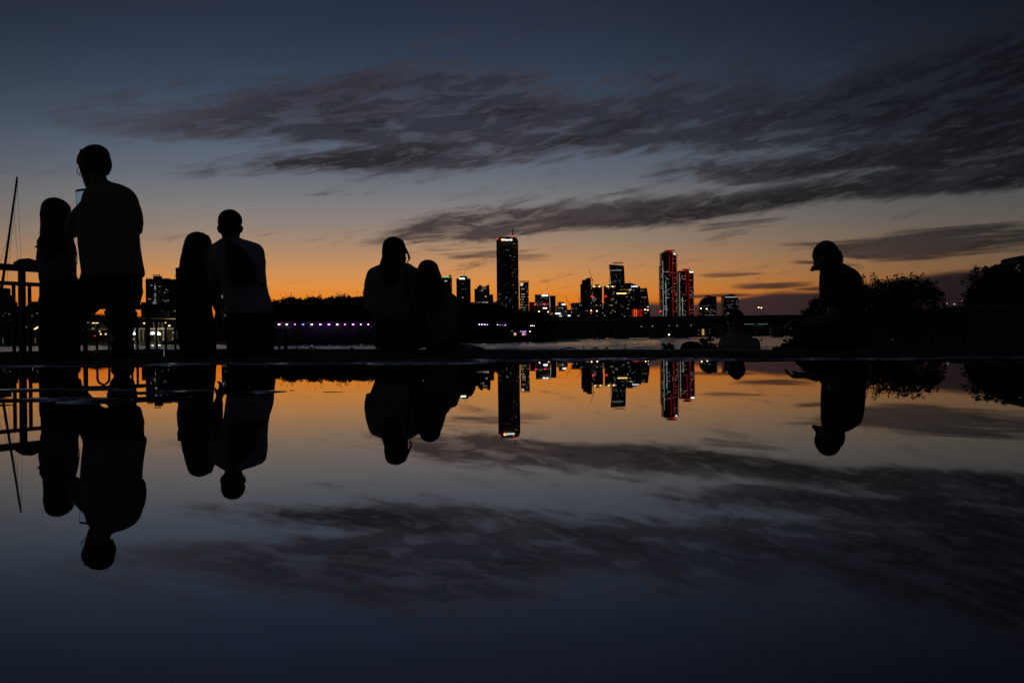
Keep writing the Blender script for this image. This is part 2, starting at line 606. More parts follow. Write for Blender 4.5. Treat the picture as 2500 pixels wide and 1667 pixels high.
def paving_z(x, y):
    n = mnoise.fractal(Vector((x * 1.3, y * 2.2, 0.3)), 0.9, 2.1, 5)
    n2 = mnoise.fractal(Vector((x * 7.0, y * 12.0, 4.3)), 0.8, 2.1, 4)
    t = (y - shore_y(x)) / 0.30 + n * 1.1 + n2 * 0.5
    t = max(0.0, min(1.0, t * 0.5 + 0.5))
    z = -0.016 + 0.026 * t * t * (3 - 2 * t) + n2 * 0.0016
    n3 = mnoise.fractal(Vector((x * 6.0, y * 26.0, 9.1)), 0.7, 2.1, 5)
    # worn high spots of the paving that just break the surface, left of the middle
    for (cx, cy, rx, ry, h) in ((-0.80, 1.62, 0.42, 0.12, 0.0150), (-0.98, 1.98, 0.34, 0.06, 0.0150), (-0.68, 1.83, 0.20, 0.08, 0.0160),
                                (-0.50, 1.80, 0.24, 0.08, 0.0155), (-1.02, 1.52, 0.22, 0.05, 0.017), (-1.15, 2.2, 0.2, 0.02, 0.0165)):
        q = ((x - cx) / rx) ** 2 + ((y - cy) / ry) ** 2
        if q > 2.2:
            continue
        s = math.exp(-q * 0.9) * 1.5 + n3 * 1.5 + n * 0.3 - 1.05
        if s > 0:
            z = max(z, -0.0035 + 0.0062 * min(1.0, s * 1.6) + n2 * 0.0008)
    e = max(0.0, -y - 0.2) + max(0.0, abs(x) - 3.6)
    z += min(0.02, e * 0.02)
    return z


def make_paving():
    xs = [-14, -10, -7, -5.5] + [-4.6 + i * 0.026 for i in range(355)] + [5.5, 7, 10, 14]
    ys = [-16, -9, -5, -3, -2] + [-1.2 + i * 0.05 for i in range(28)] + [0.2 + i * 0.018 for i in range(286)]
    ys = sorted(y for y in ys if y <= 5.36)
    v = [(x, y, paving_z(x, y)) for y in ys for x in xs]
    w = len(xs)
    f = [(j * w + i, j * w + i + 1, (j + 1) * w + i + 1, (j + 1) * w + i) for j in range(len(ys) - 1) for i in range(w - 1)]
    # skirt down to the lower terrace along the far edge
    n = len(v)
    j = len(ys) - 1
    v += [(x, ys[-1] + 0.004, -0.56) for x in xs]
    f += [(j * w + i, j * w + i + 1, n + i + 1, n + i) for i in range(w - 1)]
    me = bpy.data.meshes.new('promenade')
    me.from_pydata(v, [], f)
    return me


mt, nt, b = new_mat('wet_paving')
tcn = nt.nodes.new('ShaderNodeTexCoord')
nz = nt.nodes.new('ShaderNodeTexNoise'); nz.inputs['Scale'].default_value = 40; nz.inputs['Detail'].default_value = 6
nt.links.new(tcn.outputs['Object'], nz.inputs['Vector'])
rp = nt.nodes.new('ShaderNodeValToRGB')
rp.color_ramp.elements[0].position, rp.color_ramp.elements[1].position = 0.35, 0.68
rp.color_ramp.elements[0].color = (0.02, 0.02, 0.02, 1)
rp.color_ramp.elements[1].color = (0.05, 0.048, 0.045, 1)
nt.links.new(nz.outputs['Fac'], rp.inputs['Fac'])
nt.links.new(rp.outputs['Color'], b.inputs['Base Color'])
rr = nt.nodes.new('ShaderNodeMapRange')
gp = nt.nodes.new('ShaderNodeNewGeometry')
gs = nt.nodes.new('ShaderNodeSeparateXYZ')
nt.links.new(gp.outputs['Position'], gs.inputs[0])
rr.inputs['From Min'].default_value, rr.inputs['From Max'].default_value = 0.003, 0.007   # damp rim just above the water, dry stone higher up
rr.inputs['To Min'].default_value, rr.inputs['To Max'].default_value = 0.16, 0.85
rs = nt.nodes.new('ShaderNodeMapRange')
rs.inputs['From Min'].default_value, rs.inputs['From Max'].default_value = 0.003, 0.007
rs.inputs['To Min'].default_value, rs.inputs['To Max'].default_value = 0.5, 0.04
nt.links.new(gs.outputs[2], rr.inputs['Value'])
nt.links.new(gs.outputs[2], rs.inputs['Value'])
nt.links.new(rs.outputs['Result'], b.inputs['Specular IOR Level'])
nt.links.new(rr.outputs['Result'], b.inputs['Roughness'])
bp = nt.nodes.new('ShaderNodeBump'); bp.inputs['Strength'].default_value = 0.5; bp.inputs['Distance'].default_value = 0.004
nt.links.new(nz.outputs['Fac'], bp.inputs['Height'])
nt.links.new(bp.outputs['Normal'], b.inputs['Normal'])
M['wet_paving'] = mt

link('promenade', make_paving(), 'wet_paving', smooth=True, kind='structure')
pv = [(-4.5, -1.15, 0), (5.2, -1.15, 0), (5.2, 4.35, 0), (-4.5, 4.35, 0)]
me = bpy.data.meshes.new('puddle')
me.from_pydata(pv, [], [(0, 1, 2, 3)])
link('puddle', me, 'puddle', kind='structure')

# lower terrace where people stand, with the low stone kerb along the water
TER_Z = -0.55
KERB = [(-420, 6.45, .036), (50, 6.75, .034), (230, 7.55, .031), (400, 7.75, .030), (650, 7.7, .021), (900, 7.55, .012), (1250, 7.33, .0),
        (1600, 6.85, -.005), (2050, 6.45, -.018), (2500, 6.2, -.02), (3100, 6.0, -.02)]


def kerb_pt(px, d):
    hz = HY - (px - CX) * ROLL
    return at(px, hz, d)


kx = [(kerb_pt(px, d).x, d, z) for px, d, z in KERB]
far_l, far_r = kx[0], kx[-1]
mb = MB()
poly = [(-14, 5.35)] + [(14, 5.35)] + [(14, far_r[1] + 0.2)] + [(x, y + 0.2) for x, y, z in kx[::-1]] + [(-14, far_l[1] + 0.2)]
mb.prism(poly, TER_Z - 0.4, TER_Z)
mb.build('lower_terrace', 'paving', kind='structure')


def kerb_mesh():
    """stone edging cut into blocks about a metre long"""
    root = thing('stone_kerb', 'long low dark stone kerb edging the terrace above the river', 'kerb', (kx[0][0], kx[0][1], TER_Z))
    path = [Vector((x, y, z)) for x, y, z in kx]
    seg = [(a, b) for a, b in zip(path, path[1:])]
    for a, b in seg:
        n = max(1, round((b - a).length / 1.05))
        for i in range(n):
            p, q = a.lerp(b, i / n), a.lerp(b, (i + 1) / n)
            d = (q - p).normalized()
            p, q = p + d * 0.004, q - d * 0.004
            nrm = Vector((-d.y, d.x, 0)) * 0.42
            jz = RND.uniform(-0.003, 0.002)
            bl = MB()
            c = 0.012
            prof = [(0, TER_Z - 0.05), (0, -c), (0.012, 0.0), (0.985, 0.0), (1, -c), (1, TER_Z - 0.9)]
            for e in (p, q):
                for t, h in prof:
                    z = h if h < -0.3 else e.z + h + jz
                    bl.v.append((e.x + nrm.x * t, e.y + nrm.y * t, z))
            k = len(prof)
            bl.f = [tuple(range(k)), tuple(range(k, 2 * k))[::-1]] + [(j2, j2 + k, (j2 + 1) % k + k, (j2 + 1) % k) for j2 in range(k)]
            bl.build('kerb_block', 'concrete', root)
    return root


kerb_mesh()
# a few dead leaves and twigs lying on the kerb break its line
for px, d, ln, a in ((1388, 7.2, 0.07, 0.5), (1452, 7.1, 0.05, 2.0), (1480, 7.05, 0.03, 1.0), (760, 7.6, 0.03, 0.2), (1168, 7.35, 0.02, 0.3),
                     (724, 7.62, 0.025, 1.3)):
    p = kerb_pt(px, d)
    z = next((z0 + (z1 - z0) * (px - a0) / (a1 - a0) for (a0, _, z0), (a1, _, z1) in zip(KERB, KERB[1:]) if a0 <= px <= a1), 0)
    lf = MB()
    dx_, dy_ = math.cos(a) * ln, math.sin(a) * ln
    lf.tube([(p.x - dx_, p.y - dy_, z + .004), (p.x, p.y, z + .014), (p.x + dx_, p.y + dy_, z + .006)], [.003, .006, .003], 6)
    lf.tube([(p.x, p.y, z + .012), (p.x + dy_ * .5, p.y, z + .022)], [.003, .002], 5)
    tag(lf.build('dead_twig', 'bark'), 'short dry twig lying on top of the stone kerb', 'twig', 'twigs lying on the kerb')

# steps down to the river beyond the kerb
mb = MB()
for i, (y0, y1, z) in enumerate(((6.7, 9.95, -0.57), (9.94, 10.9, -0.86), (10.89, 11.9, -1.14), (11.89, 12.9, -1.42), (12.89, 13.9, -1.7), (13.89, 15.0, -2.0))):
    mb.prism([(-2.0, y0 + (0.8 if i == 0 else 0)), (22, y0 - (0.0 if i == 0 else 0)), (22, y1), (-2.0, y1)], -3.0, z)
mb.build('river_steps', 'concrete', kind='structure')
RIVER_Z = -1.9
me = bpy.data.meshes.new('river')
FLAT = RIVER_Z - 0.16
rv = [(-3000, 7.4, FLAT), (3000, 7.4, FLAT), (3000, 2500, FLAT), (-3000, 2500, FLAT)]
rf = [(0, 1, 2, 3)]
# wind waves on the open reach, as real relief: at this low angle only their near faces show
wr_ = random.Random(12)
WAVES = [(wr_.uniform(1.6, 4.2), wr_.gauss(0, .30), wr_.uniform(0, 6.28), wr_.uniform(.55, 1.0)) for _ in range(9)]
WAVES = [(2 * math.pi / L * math.sin(a), 2 * math.pi / L * math.cos(a), p_, L * .0095 * q_) for L, a, p_, q_ in WAVES]
gx = [-400 + i * 3.2 for i in range(251)]
gy = [30.0]
while gy[-1] < 900:
    gy.append(gy[-1] + (0.5 if gy[-1] < 420 else 0.75))
n0 = len(rv)
for y in gy:
    for x in gx:
        if abs(x) > y * 0.62 + 8:
            rv.append((x, y, RIVER_Z))
            continue
        h_ = 0.0
        for kx_, ky_, ph_, am_ in WAVES:
            h_ += am_ * math.sin(kx_ * x + ky_ * y + ph_)
        gust = 0.75 + 0.35 * math.sin(x * .021 + y * .013) + 0.2 * math.sin(x * .05 - y * .031)
        rv.append((x, y, RIVER_Z + h_ * gust))
W_ = len(gx)
for j in range(len(gy) - 1):
    for i in range(W_ - 1):
        if min(abs(gx[i]), abs(gx[i + 1])) > gy[j + 1] * 0.62 + 8:
            continue
        a_ = n0 + j * W_ + i
        rf.append((a_, a_ + 1, a_ + W_ + 1, a_ + W_))
me.from_pydata(rv, [], rf)
link('river', me, 'river', smooth=True, kind='structure')


def plan(px, d):
    p = kerb_pt(px, d)
    return (p.x, p.y)


# far land: the waterline seen across the river, then flat city ground to the horizon
shore = [(-900, 640), (-100, 640), (450, 640), (560, 430), (640, 388), (930, 385), (1200, 330), (1330, 470), (1400, 600), (1460, 900), (1700, 1000), (2000, 1000), (2700, 900)]
shore_pts = [plan(*q) for q in shore]
mb = MB()
mb.prism(shore_pts + [(14000, 9000), (14000, 16000), (-14000, 16000), (-14000, 9000)], -6.0, -0.75)
mb.build('far_shore_ground', 'earth', kind='structure')


def berm(name, pts, depth, mat='grass'):
    """earth bank given by its crest [(px, py, d)], sloping both ways"""
    bm_ = MB()
    for i, (px, py, d) in enumerate(pts):
        c = at(px, py, d)
        lz = -0.9
        prof = [(-depth, lz), (-depth * 0.25, lz + (c.z - lz) * 0.93), (0, c.z), (depth * 0.8, c.z * 0.96), (depth * 2, lz)]
        for off, z in prof:
            sc = (d + off) / d
            bm_.v.append((c.x * sc, d + off, z))
    k = 5
    n = len(pts)
    for i in range(n - 1):
        for j in range(k - 1):
            bm_.f.append((i * k + j, (i + 1) * k + j, (i + 1) * k + j + 1, i * k + j + 1))
    bm_.f.append(tuple(range(k)))
    bm_.f.append(tuple((n - 1) * k + j for j in range(k))[::-1])
    return bm_.build(name, mat, smooth=False, kind='structure')


berm('wooded_bank', [(580, 800, 425), (640, 770, 425), (720, 762, 425), (820, 758, 425), (920, 756, 425), (1040, 758, 425), (1130, 764, 425),
                     (1230, 768, 425), (1330, 775, 440), (1420, 789, 460)], 24)
berm('far_embankment', [(1280, 792, 1250), (1400, 790, 1250), (1600, 788, 1250), (1800, 785, 1250), (2000, 782, 1250), (2300, 776, 1250), (2700, 770, 1250)], 40)
berm('city_rise', [(-700, 785, 760), (-100, 778, 760), (100, 778, 760), (260, 775, 760), (420, 776, 760), (560, 775, 760)], 30)
# grassy slope at the right, with steps climbing it
berm('grass_slope', [(1890, 864, 17), (1935, 842, 19), (2010, 805, 22), (2120, 782, 26), (2230, 764, 30), (2330, 747, 34), (2450, 742, 36), (2700, 728, 38), (3400, 700, 40)], 7.5)


# ------------------------------------------------------------------ skyline
GZ = -0.75


def lit_windows(parent, o, ux, w, h, cols, rows, p, mats, nrm, seed=1, band=None, size=(0.5, 0.36), name='lit_windows'):
    """lit rooms of one facade: thin boxes just proud of the wall. o = lower left corner, ux = direction along the wall"""
    r = random.Random(seed)
    bins = {}
    parent = next((q for q in parent.children if q.name.split('.')[0] == 'wall'), parent)   # the windows belong to the wall
    cw, rh = w / cols, h / rows
    for j in range(rows):
        pr = p
        if band:
            pr = p * band(j / rows, r)
        run = 0
        for i in range(cols):
            if run > 0:
                run -= 1
                on = True
            else:
                on = r.random() < pr
                if on and r.random() < 0.25:
                    run = r.randint(1, 3)
            if not on:
                continue
            mt_ = r.choice(mats)
            c = Vector(o) + ux * ((i + 0.5) * cw) + Vector((0, 0, (j + 0.5) * rh)) + nrm * 0.08
            bins.setdefault(mt_, MB()).box(c, (cw * size[0], 0.14, rh * size[1]), math.atan2(ux.y, ux.x))
    for mt_, mb_ in bins.items():
        mb_.build(name, mt_, parent, kind='stuff')


def tower(name, label, pl, pr, pt, d, depth=None, mat='glass_dark', roof=None, group=None, yaw=0.0, top_in=1.0):
    """box tower between two columns of the photograph; returns (root, x0, x1, z_top)"""
    hz = HY - ((pl + pr) / 2 - CX) * ROLL
    a, b_ = kerb_pt(pl, d), kerb_pt(pr, d)
    zt = at((pl + pr) / 2, pt, d).z
    w = b_.x - a.x
    depth = depth or w * 0.8
    cx = (a.x + b_.x) / 2
    root = thing(name, label, 'building', (cx, d, GZ), group)
    mb_ = MB()
    mb_.box((cx, d + depth / 2, (GZ - 1 + zt) / 2), (w, depth, zt - GZ + 1), 0, top_in)
    mb_.build('wall', mat, root)
    # roof parapet
    mb_ = MB()
    t = 0.6
    for (bx, by, sx, sy) in ((cx, d + t / 2, w, t), (cx, d + depth - t / 2, w, t)):
        mb_.box((bx, by, zt + 0.6), (sx * top_in, sy, 1.2))
    for sx in (-1, 1):
        mb_.box((cx + sx * (w * top_in / 2 - t / 2), d + depth / 2, zt + 0.6), (t, depth - 2 * t, 1.18))
    mb_.build('roof_parapet', mat, root)
    return root, a.x, b_.x, zt


def mast(root, px, pt, pb, d, r=0.5, mat='dark_metal'):
    a, b_ = at(px, pb, d + 6), at(px, pt, d + 6)
    MB().tube([a, a.lerp(b_, .5), b_], [r, r * .7, r * .35], 6).build('antenna', mat, root)


def lamp_dot(root, px, py, d, r, mat, name='warning_light'):
    MB().ball(at(px, py, d), r, 8).build(name, mat, root)


def wins(root, x0, x1, zt, d, cols, rows, p, mats, seed, z0=None, band=None, size=(0.5, 0.36)):
    z0 = GZ + 4 if z0 is None else z0
    lit_windows(root, Vector((x0, d, z0)), Vector((1, 0, 0)), x1 - x0, zt - z0, cols, rows, p, mats, Vector((0, -1, 0)), seed, band, size)


def sign_text(root, txt, px, py, d, height, mat, yaw=0.0, name='sign_lettering'):
    cu = bpy.data.curves.new('lettering', 'FONT')
    cu.body = txt
    cu.size = height * 1.35
    cu.extrude = 0.3
    cu.offset = height * 0.02
    cu.align_x = 'LEFT'
    tmp = bpy.data.objects.new('tmp', cu)
    COL.objects.link(tmp)
    bpy.context.view_layer.update()
    me_ = bpy.data.meshes.new_from_object(tmp.evaluated_get(bpy.context.evaluated_depsgraph_get()))
    bpy.data.objects.remove(tmp)
    me_.transform(Matrix.Translation(at(px, py, d)) @ Matrix.Rotation(yaw, 4, 'Z') @ Matrix.Rotation(math.pi / 2, 4, 'X'))
    return link(name, me_, mat, root)


def panel(root, pl, pr, pt, pb, d, mat, name='sign_panel', th=0.4):
    a, b_ = at(pl, (pt + pb) / 2, d), at(pr, (pt + pb) / 2, d)
    c = (a + b_) / 2
    h = (pb - pt) / F_PX * d
    MB().box((c.x, d, c.z), (b_.x - a.x, th, h)).build(name, mat, root)


floors = lambda t, r: r.choice((0.1, 0.3, 1.0, 1.4, 3.0))
OFF = ['w_white', 'w_cool', 'w_dim', 'w_dim']
RES = ['w_warm', 'w_white', 'w_dim', 'w_dim']

# --- tall bronze tower with the lit name at its head (two faces seen across a corner)
D = 2430
root = thing('bronze_skyscraper', 'tallest bronze glass skyscraper with lit white name sign at its head', 'building', (at(1240, 822, D).x, D, GZ))
xl, xc, xr = kerb_pt(1213.6, D).x, kerb_pt(1250, D).x, kerb_pt(1268.5, D).x
zt = at(1240, 582, D).z
yb = 34
foot = [(xl, D + 10), (xc, D), (xr, D + yb), (xl + (xr - xc), D + yb + 12)]
midx = (xl + xr) / 2
top = [(midx + (x - midx) * 0.975, y) for x, y in foot]
MB().prism(foot, GZ - 1, zt, top).build('wall', 'bronze', root)
cr = [(midx + (x - midx) * 0.80 + 2, D + 14 + (y - D) * 0.7) for x, y in foot]
MB().prism(cr, zt, at(1245, 576.5, D).z).build('roof_crown', 'bronze', root)
mast(root, 1252, 556, 577, D + 12, 1.9)
for k in range(3):
    z_ = at(1252, 570 - k * 4, D + 18)
    MB().box(z_, (3.2 - k * .6, 3.2 - k * .6, 0.8)).build('antenna_stage', 'dark_metal', root)
ux = Vector((xc - xl, -10, 0)).normalized()
nr = Vector((ux.y, -ux.x, 0))
lit_windows(root, Vector((xl, D + 10, 20)), ux, xc - xl, zt - 32, 26, 58, 0.02, ['w_dim', 'w_dim', 'w_dim', 'w_dim', 'w_cool', 'w_white'], nr, 5, floors, (0.7, 0.4))
ux2 = Vector((xr - xc, yb, 0)).normalized()
lit_windows(root, Vector((xc, D, 20)), ux2, (Vector((xr, D + yb, 0)) - Vector((xc, D, 0))).length, zt - 30, 20, 58, 0.022, ['w_dim', 'w_warm', 'w_dim'],
            Vector((ux2.y, -ux2.x, 0)), 6, floors, (0.7, 0.4))
sign_text(root, 'Hanwha', 1230.5, 587.6, D - 4, 4.6, 'l_sign', 0.0)
ring = MB()
c0 = at(1226.8, 585.2, D - 4)
for rr_, ph in ((2.6, 0.0), (1.7, 0.7)):
    pts = [c0 + Vector((math.cos(a) * rr_ + ph, 0, math.sin(a) * rr_ * 0.8)) for a in [i * 0.45 for i in range(14)]]
    ring.tube(pts, 0.5, 6)
ring.build('sign_emblem', 'l_orange', root)
for px, py in ((1213.6, 584), (1251.8, 576), (1249.4, 580.5)):
    lamp_dot(root, px, py, D - 3, .9, 'l_red')

# --- left of it
r_, x0, x1, zt = tower('office_tower', 'slim dark tower with thin green light along its roof edge', 1066, 1103.5, 677, 2300)
wins(r_, x0, x1, zt, 2300, 9, 22, 0.05, OFF, 11)
panel(r_, 1066, 1099, 676, 677.4, 2299, 'l_green', 'roof_light_strip')
panel(r_, 1085, 1092, 684.5, 687, 2299, 'w_cool', 'lit_floor')
MB().box(at(1098.5, 674.5, 2310), (5, 6, 5.5)).build('plant_room', 'dark_metal', r_)
mast(r_, 1099.5, 664, 673, 2305, .5)

r_, x0, x1, zt = tower('office_tower', 'dark tower with green lit helipad disc and white sign under it', 1115.5, 1149.5, 681, 2350)
wins(r_, x0, x1, zt, 2350, 10, 20, 0.06, OFF, 12)
MB().box(at(1132, 679, 2362), (17, 14, 7)).build('plant_room', 'glass_dark', r_)
c = at(1131.5, 674.5, 2362)
MB().loft([((c.x, c.y, c.z - 2.4), 3.5, 3.5), ((c.x, c.y, c.z - .6), 7.5, 7.5), ((c.x, c.y, c.z + .8), 8.2, 8.2)], 20).build('helipad', 'dark_metal', r_)
MB().loft([((c.x, c.y, c.z + .85), 8.4, 8.4), ((c.x, c.y, c.z + 1.5), 8.4, 8.4)], 20).build('helipad_light_ring', 'l_green', r_)
panel(r_, 1122, 1134.5, 678.8, 681.6, 2349, 'l_sign')
mast(r_, 1133.4, 661, 672, 2356, .6)

r_, x0, x1, zt = tower('stepped_apartment_block', 'dark stepped apartment block with twin roof turrets and thin masts', 1159.5, 1196, 706, 2200, mat='brick_facade')
wins(r_, x0, x1, zt, 2200, 12, 16, 0.09, RES, 13)
for a, b_, m_ in ((1169, 1176, 1173), (1187, 1194.5, 1193)):
    ca = at((a + b_) / 2, 701.5, 2208)
    MB().box(ca, ((b_ - a) / F_PX * 2200, 8, 9.5)).build('roof_turret', 'brick_facade', r_)
    mast(r_, m_, 690, 698, 2202, .4)
panel(r_, 1176, 1187, 703, 705.6, 2199, 'w_dim', 'lit_floor')
MB().box(at(1178, 703, 2215), (24, 8, 6)).build('roof_block', 'brick_facade', r_)
r_, x0, x1, zt = tower('low_apartment_block', 'lower dark block joined to the stepped apartments with turrets', 1196.3, 1205, 720, 2204, 12, mat='brick_facade')
wins(r_, x0, x1, zt, 2204, 3, 10, 0.08, RES, 14)

# --- right of it
r_, x0, x1, zt = tower('glass_office_block', 'glass office block with lit yellow wedge under its lattice top', 1270, 1292, 690, 2550)
wins(r_, x0 + 1, x0 + 13, at(1280, 702, 2550).z, 2550, 4, 18, 0.55, ['w_white', 'w_cool', 'w_dim', 'w_warm'], 15)
wins(r_, x0 + 13, x1, zt, 2550, 4, 20, 0.06, OFF, 16)
wp = [at(1270, 691, 2549), at(1278.5, 691, 2549), at(1275, 698, 2549), at(1271, 698, 2549)]
MB().extrude(wp, (0, .4, 0)).build('lit_atrium', glow('lit_atrium', (1.0, 0.8, 0.45), 0.8), r_)
lt = MB()
for i in range(9):
    a = at(1270.2 + i * 2.7, 690, 2551)
    lt.box((a.x, 2552, a.z + 2.2), (.7, .7, 4.6))
for yy in (685.5, 687.6):
    a, b_ = at(1270, yy, 2552), at(1292, yy - .25, 2552)
    lt.tube([a, b_], .45, 6)
lt.build('roof_lattice', 'dark_metal', r_)
r_, x0, x1, zt = tower('podium_block', 'low dark windowless block between two glass offices', 1293, 1307, 738.5, 2600, mat='concrete_facade')
lamp_dot(r_, 1306.3, 743, 2597, 1.8, 'l_red')

r_, x0, x1, zt = tower('teal_glass_office', 'wide teal glass office with two white roof signs and lit edge', 1307.5, 1342.5, 719.5, 2650, 30)
wins(r_, x0, x1, zt, 2650, 14, 12, 0.22, ['w_cool', 'w_cool', 'w_dim', 'w_white'], 17, at(1320, 745, 2650).z, floors)
panel(r_, 1323, 1329.5, 719.8, 723.2, 2649, 'l_sign')
panel(r_, 1331.5, 1337.5, 719.6, 722.6, 2649, 'l_sign')
panel(r_, 1325.5, 1335.5, 751, 753.4, 2649, 'l_sign')
e0, e1 = at(1341, 720.5, 2649), at(1343.6, 750, 2649)
MB().tube([e0, at(1342.7, 735, 2649), e1], .35, 6).build('edge_light', 'w_white', r_)
lamp_dot(r_, 1328.5, 742.3, 2647, 1.8, 'l_red')
lamp_dot(r_, 1328, 716.8, 2647, .8, 'l_red')
r_, x0, x1, zt = tower('slanted_office', 'dark slanted office leaning behind the teal glass block', 1343.5, 1357.5, 723, 2690, mat='concrete_facade')
wins(r_, x0, x1, zt, 2690, 5, 10, 0.05, RES, 18)

r_, x0, x1, zt = tower('mid_rise_office', 'small stepped dark office with lit white sign on its upper block', 1359, 1385.5, 747.5, 2450, mat='concrete_facade')
wins(r_, x0, x1, zt, 2450, 8, 8, 0.12, OFF, 19)
MB().box(at(1370, 743, 2462), (15, 14, 11)).build('upper_block', 'concrete_facade', r_)
panel(r_, 1371.5, 1379.5, 741.6, 744.2, 2449, 'l_sign')
panel(r_, 1356, 1368.5, 764, 766.8, 2440, 'l_sign', 'shop_sign')
panel(r_, 1366, 1371, 771, 773, 2440, 'l_sign', 'shop_sign')
panel(r_, 1386.5, 1392.5, 769, 772, 2440, 'l_sign', 'shop_sign')
r_, x0, x1, zt = tower('flat_roofed_hall', 'broad flat roofed dark hall with faint green windows', 1396, 1421, 740.5, 2500, mat='concrete_facade')
wins(r_, x0, x1, zt, 2500, 12, 9, 0.10, ['w_cool', 'w_dim'], 20)

r_, x0, x1, zt = tower('low_warehouse', 'low plain dark block left of the flat roofed hall', 1384, 1397, 757, 2480, mat='concrete_facade')
wins(r_, x0, x1, zt, 2480, 6, 6, 0.06, OFF, 22)

r_, x0, x1, zt = tower('unfinished_tower', 'dark unfinished concrete tower with jagged top beside a tall crane', 1419.5, 1445, 694, 2900, mat='concrete_facade')
wins(r_, x0, x1, zt, 2900, 9, 26, 0.05, ['w_dim', 'w_dim', 'w_warm'], 21)
jb = MB()
for px0, px1, t in ((1421.5, 1430, 684), (1430, 1436, 680.5), (1435, 1442.5, 679), (1422.5, 1442.5, 690)):
    a, b_ = at(px0, t, 2905), at(px1, t, 2905)
    jb.box(((a.x + b_.x) / 2, 2915, (a.z + zt) / 2), (b_.x - a.x, 16, a.z - zt + 2))
jb.build('formwork', 'concrete', r_)


def crane(px, p_top, p_foot, jib_px, jib_py, d, label):
    f, t = at(px, p_foot, d), at(px, p_top, d)
    root_ = thing('tower_crane', label, 'crane', (f.x, d, f.z), 'cranes on the skyline')
    mm_ = MB()
    for sx in (-1, 1):
        for sy in (-1, 1):
            mm_.tube([(f.x + sx * .8, d + sy * .8, f.z), (t.x + sx * .8, d + sy * .8, t.z)], .22, 5)
    n = max(2, int((t.z - f.z) / 4))
    for i in range(n):
        za, zb = f.z + (t.z - f.z) * i / n, f.z + (t.z - f.z) * (i + 1) / n
        mm_.tube([(f.x - .8, d - .8, za), (f.x + .8, d - .8, zb)], .12, 4)
        mm_.tube([(f.x + .8, d - .8, za), (f.x - .8, d - .8, zb)], .12, 4)
    mm_.build('crane_mast', 'dark_metal', root_)
    j = at(jib_px, jib_py, d)
    MB().tube([t, t.lerp(j, .5), j], [.75, .6, .3], 5).build('jib', 'dark_metal', root_)
    back = t - (j - t) * 0.16
    MB().tube([t, Vector((back.x, d, t.z + 1))], [.6, .6], 5).build('counter_jib', 'dark_metal', root_)
    MB().box((back.x, d, t.z - 1), (3, 2, 3)).build('counterweight', 'dark_metal', root_)
    MB().box((t.x, d - 1.4, t.z - 1.5), (2.2, 2.2, 2.6)).build('cab', 'white_metal', root_)
    return root_


crane(1445.5, 683, 700, 1438, 656.5, 2895, 'tall luffing crane rising beside the unfinished concrete tower')
crane(1395.5, 748, 762, 1378, 721.5, 2700, 'thin crane jib slanting up beside the flat roofed hall')
crane(1417, 741, 752, 1409, 718.5, 2720, 'short crane jib slanting above the flat roofed hall')

for k, (pl, pr, lab) in enumerate(((1443.5, 1471.5, 'apartment tower with gold lit crown next to the unfinished tower'),
                                   (1477, 1504, 'apartment tower with gold lit crown below the slanted glass tower'))):
    r_, x0, x1, zt = tower('apartment_tower', lab, pl, pr, 699, 2800, mat='brick_facade')
    wins(r_, x0, x1, zt - 3, 2800, 11, 26, 0.10, RES, 30 + k)
    panel(r_, pl + 1, pr - 1, 697.8, 701, 2799, 'w_dim', 'crown_light')
    panel(r_, pl + 5, pl + 9, 698.4, 700.6, 2798, 'l_gold', 'crown_light')
    panel(r_, pr - 10, pr - 6, 698.4, 700.6, 2798, 'l_gold', 'crown_light')
    MB().box(at((pl + pr) / 2, 696.5, 2812), (14, 10, 4)).build('plant_room', 'concrete', r_)
    lamp_dot(r_, pl + 1.5, 723.5, 2796, 1.8, 'l_red')
r_, x0, x1, zt = tower('apartment_tower', 'wide apartment tower with two gold lit crown bands below glass tower', 1505, 1541.5, 713, 2780, mat='brick_facade')
wins(r_, x0, x1, zt, 2780, 15, 22, 0.09, RES, 33)
panel(r_, 1505.5, 1529, 715.2, 717.6, 2779, 'l_gold', 'crown_light')
MB().box(at(1533, 709.5, 2792), (18, 12, 9)).build('upper_block', 'brick_facade', r_)
panel(r_, 1513, 1541, 706.4, 708, 2779, 'w_dim', 'crown_light')
panel(r_, 1535, 1541, 706, 709.4, 2778, 'w_warm', 'crown_light')
r_, x0, x1, zt = tower('apartment_tower', 'low apartment block with scattered warm windows below the crowned towers', 1455, 1500, 742, 2600, mat='brick_facade')
wins(r_, x0, x1, zt, 2600, 20, 12, 0.15, RES, 34)

# slanted glass tower with a truss helipad
D = 3000
root = thing('slanted_glass_tower', 'slender slanted glass tower with white lit edge and helipad truss', 'building', (at(1507, 822, D).x, D, GZ))
bl, br = at(1493, 800, D), at(1532, 800, D)
tl, tr = at(1487, 645.5, D), at(1523.5, 648.5, D)
mb = MB()
mb.v = [(bl.x, D, GZ - 1), (br.x, D, GZ - 1), (tr.x, D, tr.z), (tl.x, D, tl.z), (bl.x, D + 36, GZ - 1), (br.x, D + 36, GZ - 1), (tr.x - 3, D + 30, tr.z - 2), (tl.x + 3, D + 30, tl.z - 2)]
mb.f = [(0, 1, 2, 3), (5, 4, 7, 6), (1, 5, 6, 2), (4, 0, 3, 7), (3, 2, 6, 7), (4, 5, 1, 0)]
mb.build('wall', 'glass_dark', root)
MB().tube([at(1487.3, 658, D - 1), at(1491, 697, D - 1)], .55, 6).build('edge_light', 'w_warm', root)
wins(root, tl.x + 4, tr.x - 2, tl.z - 6, D, 16, 28, 0.06, OFF, 40, at(1507, 700, D).z, floors)
panel(root, 1490, 1518, 659.2, 660.4, D - 1, 'w_cool', 'lit_floor')
tr_ = MB()
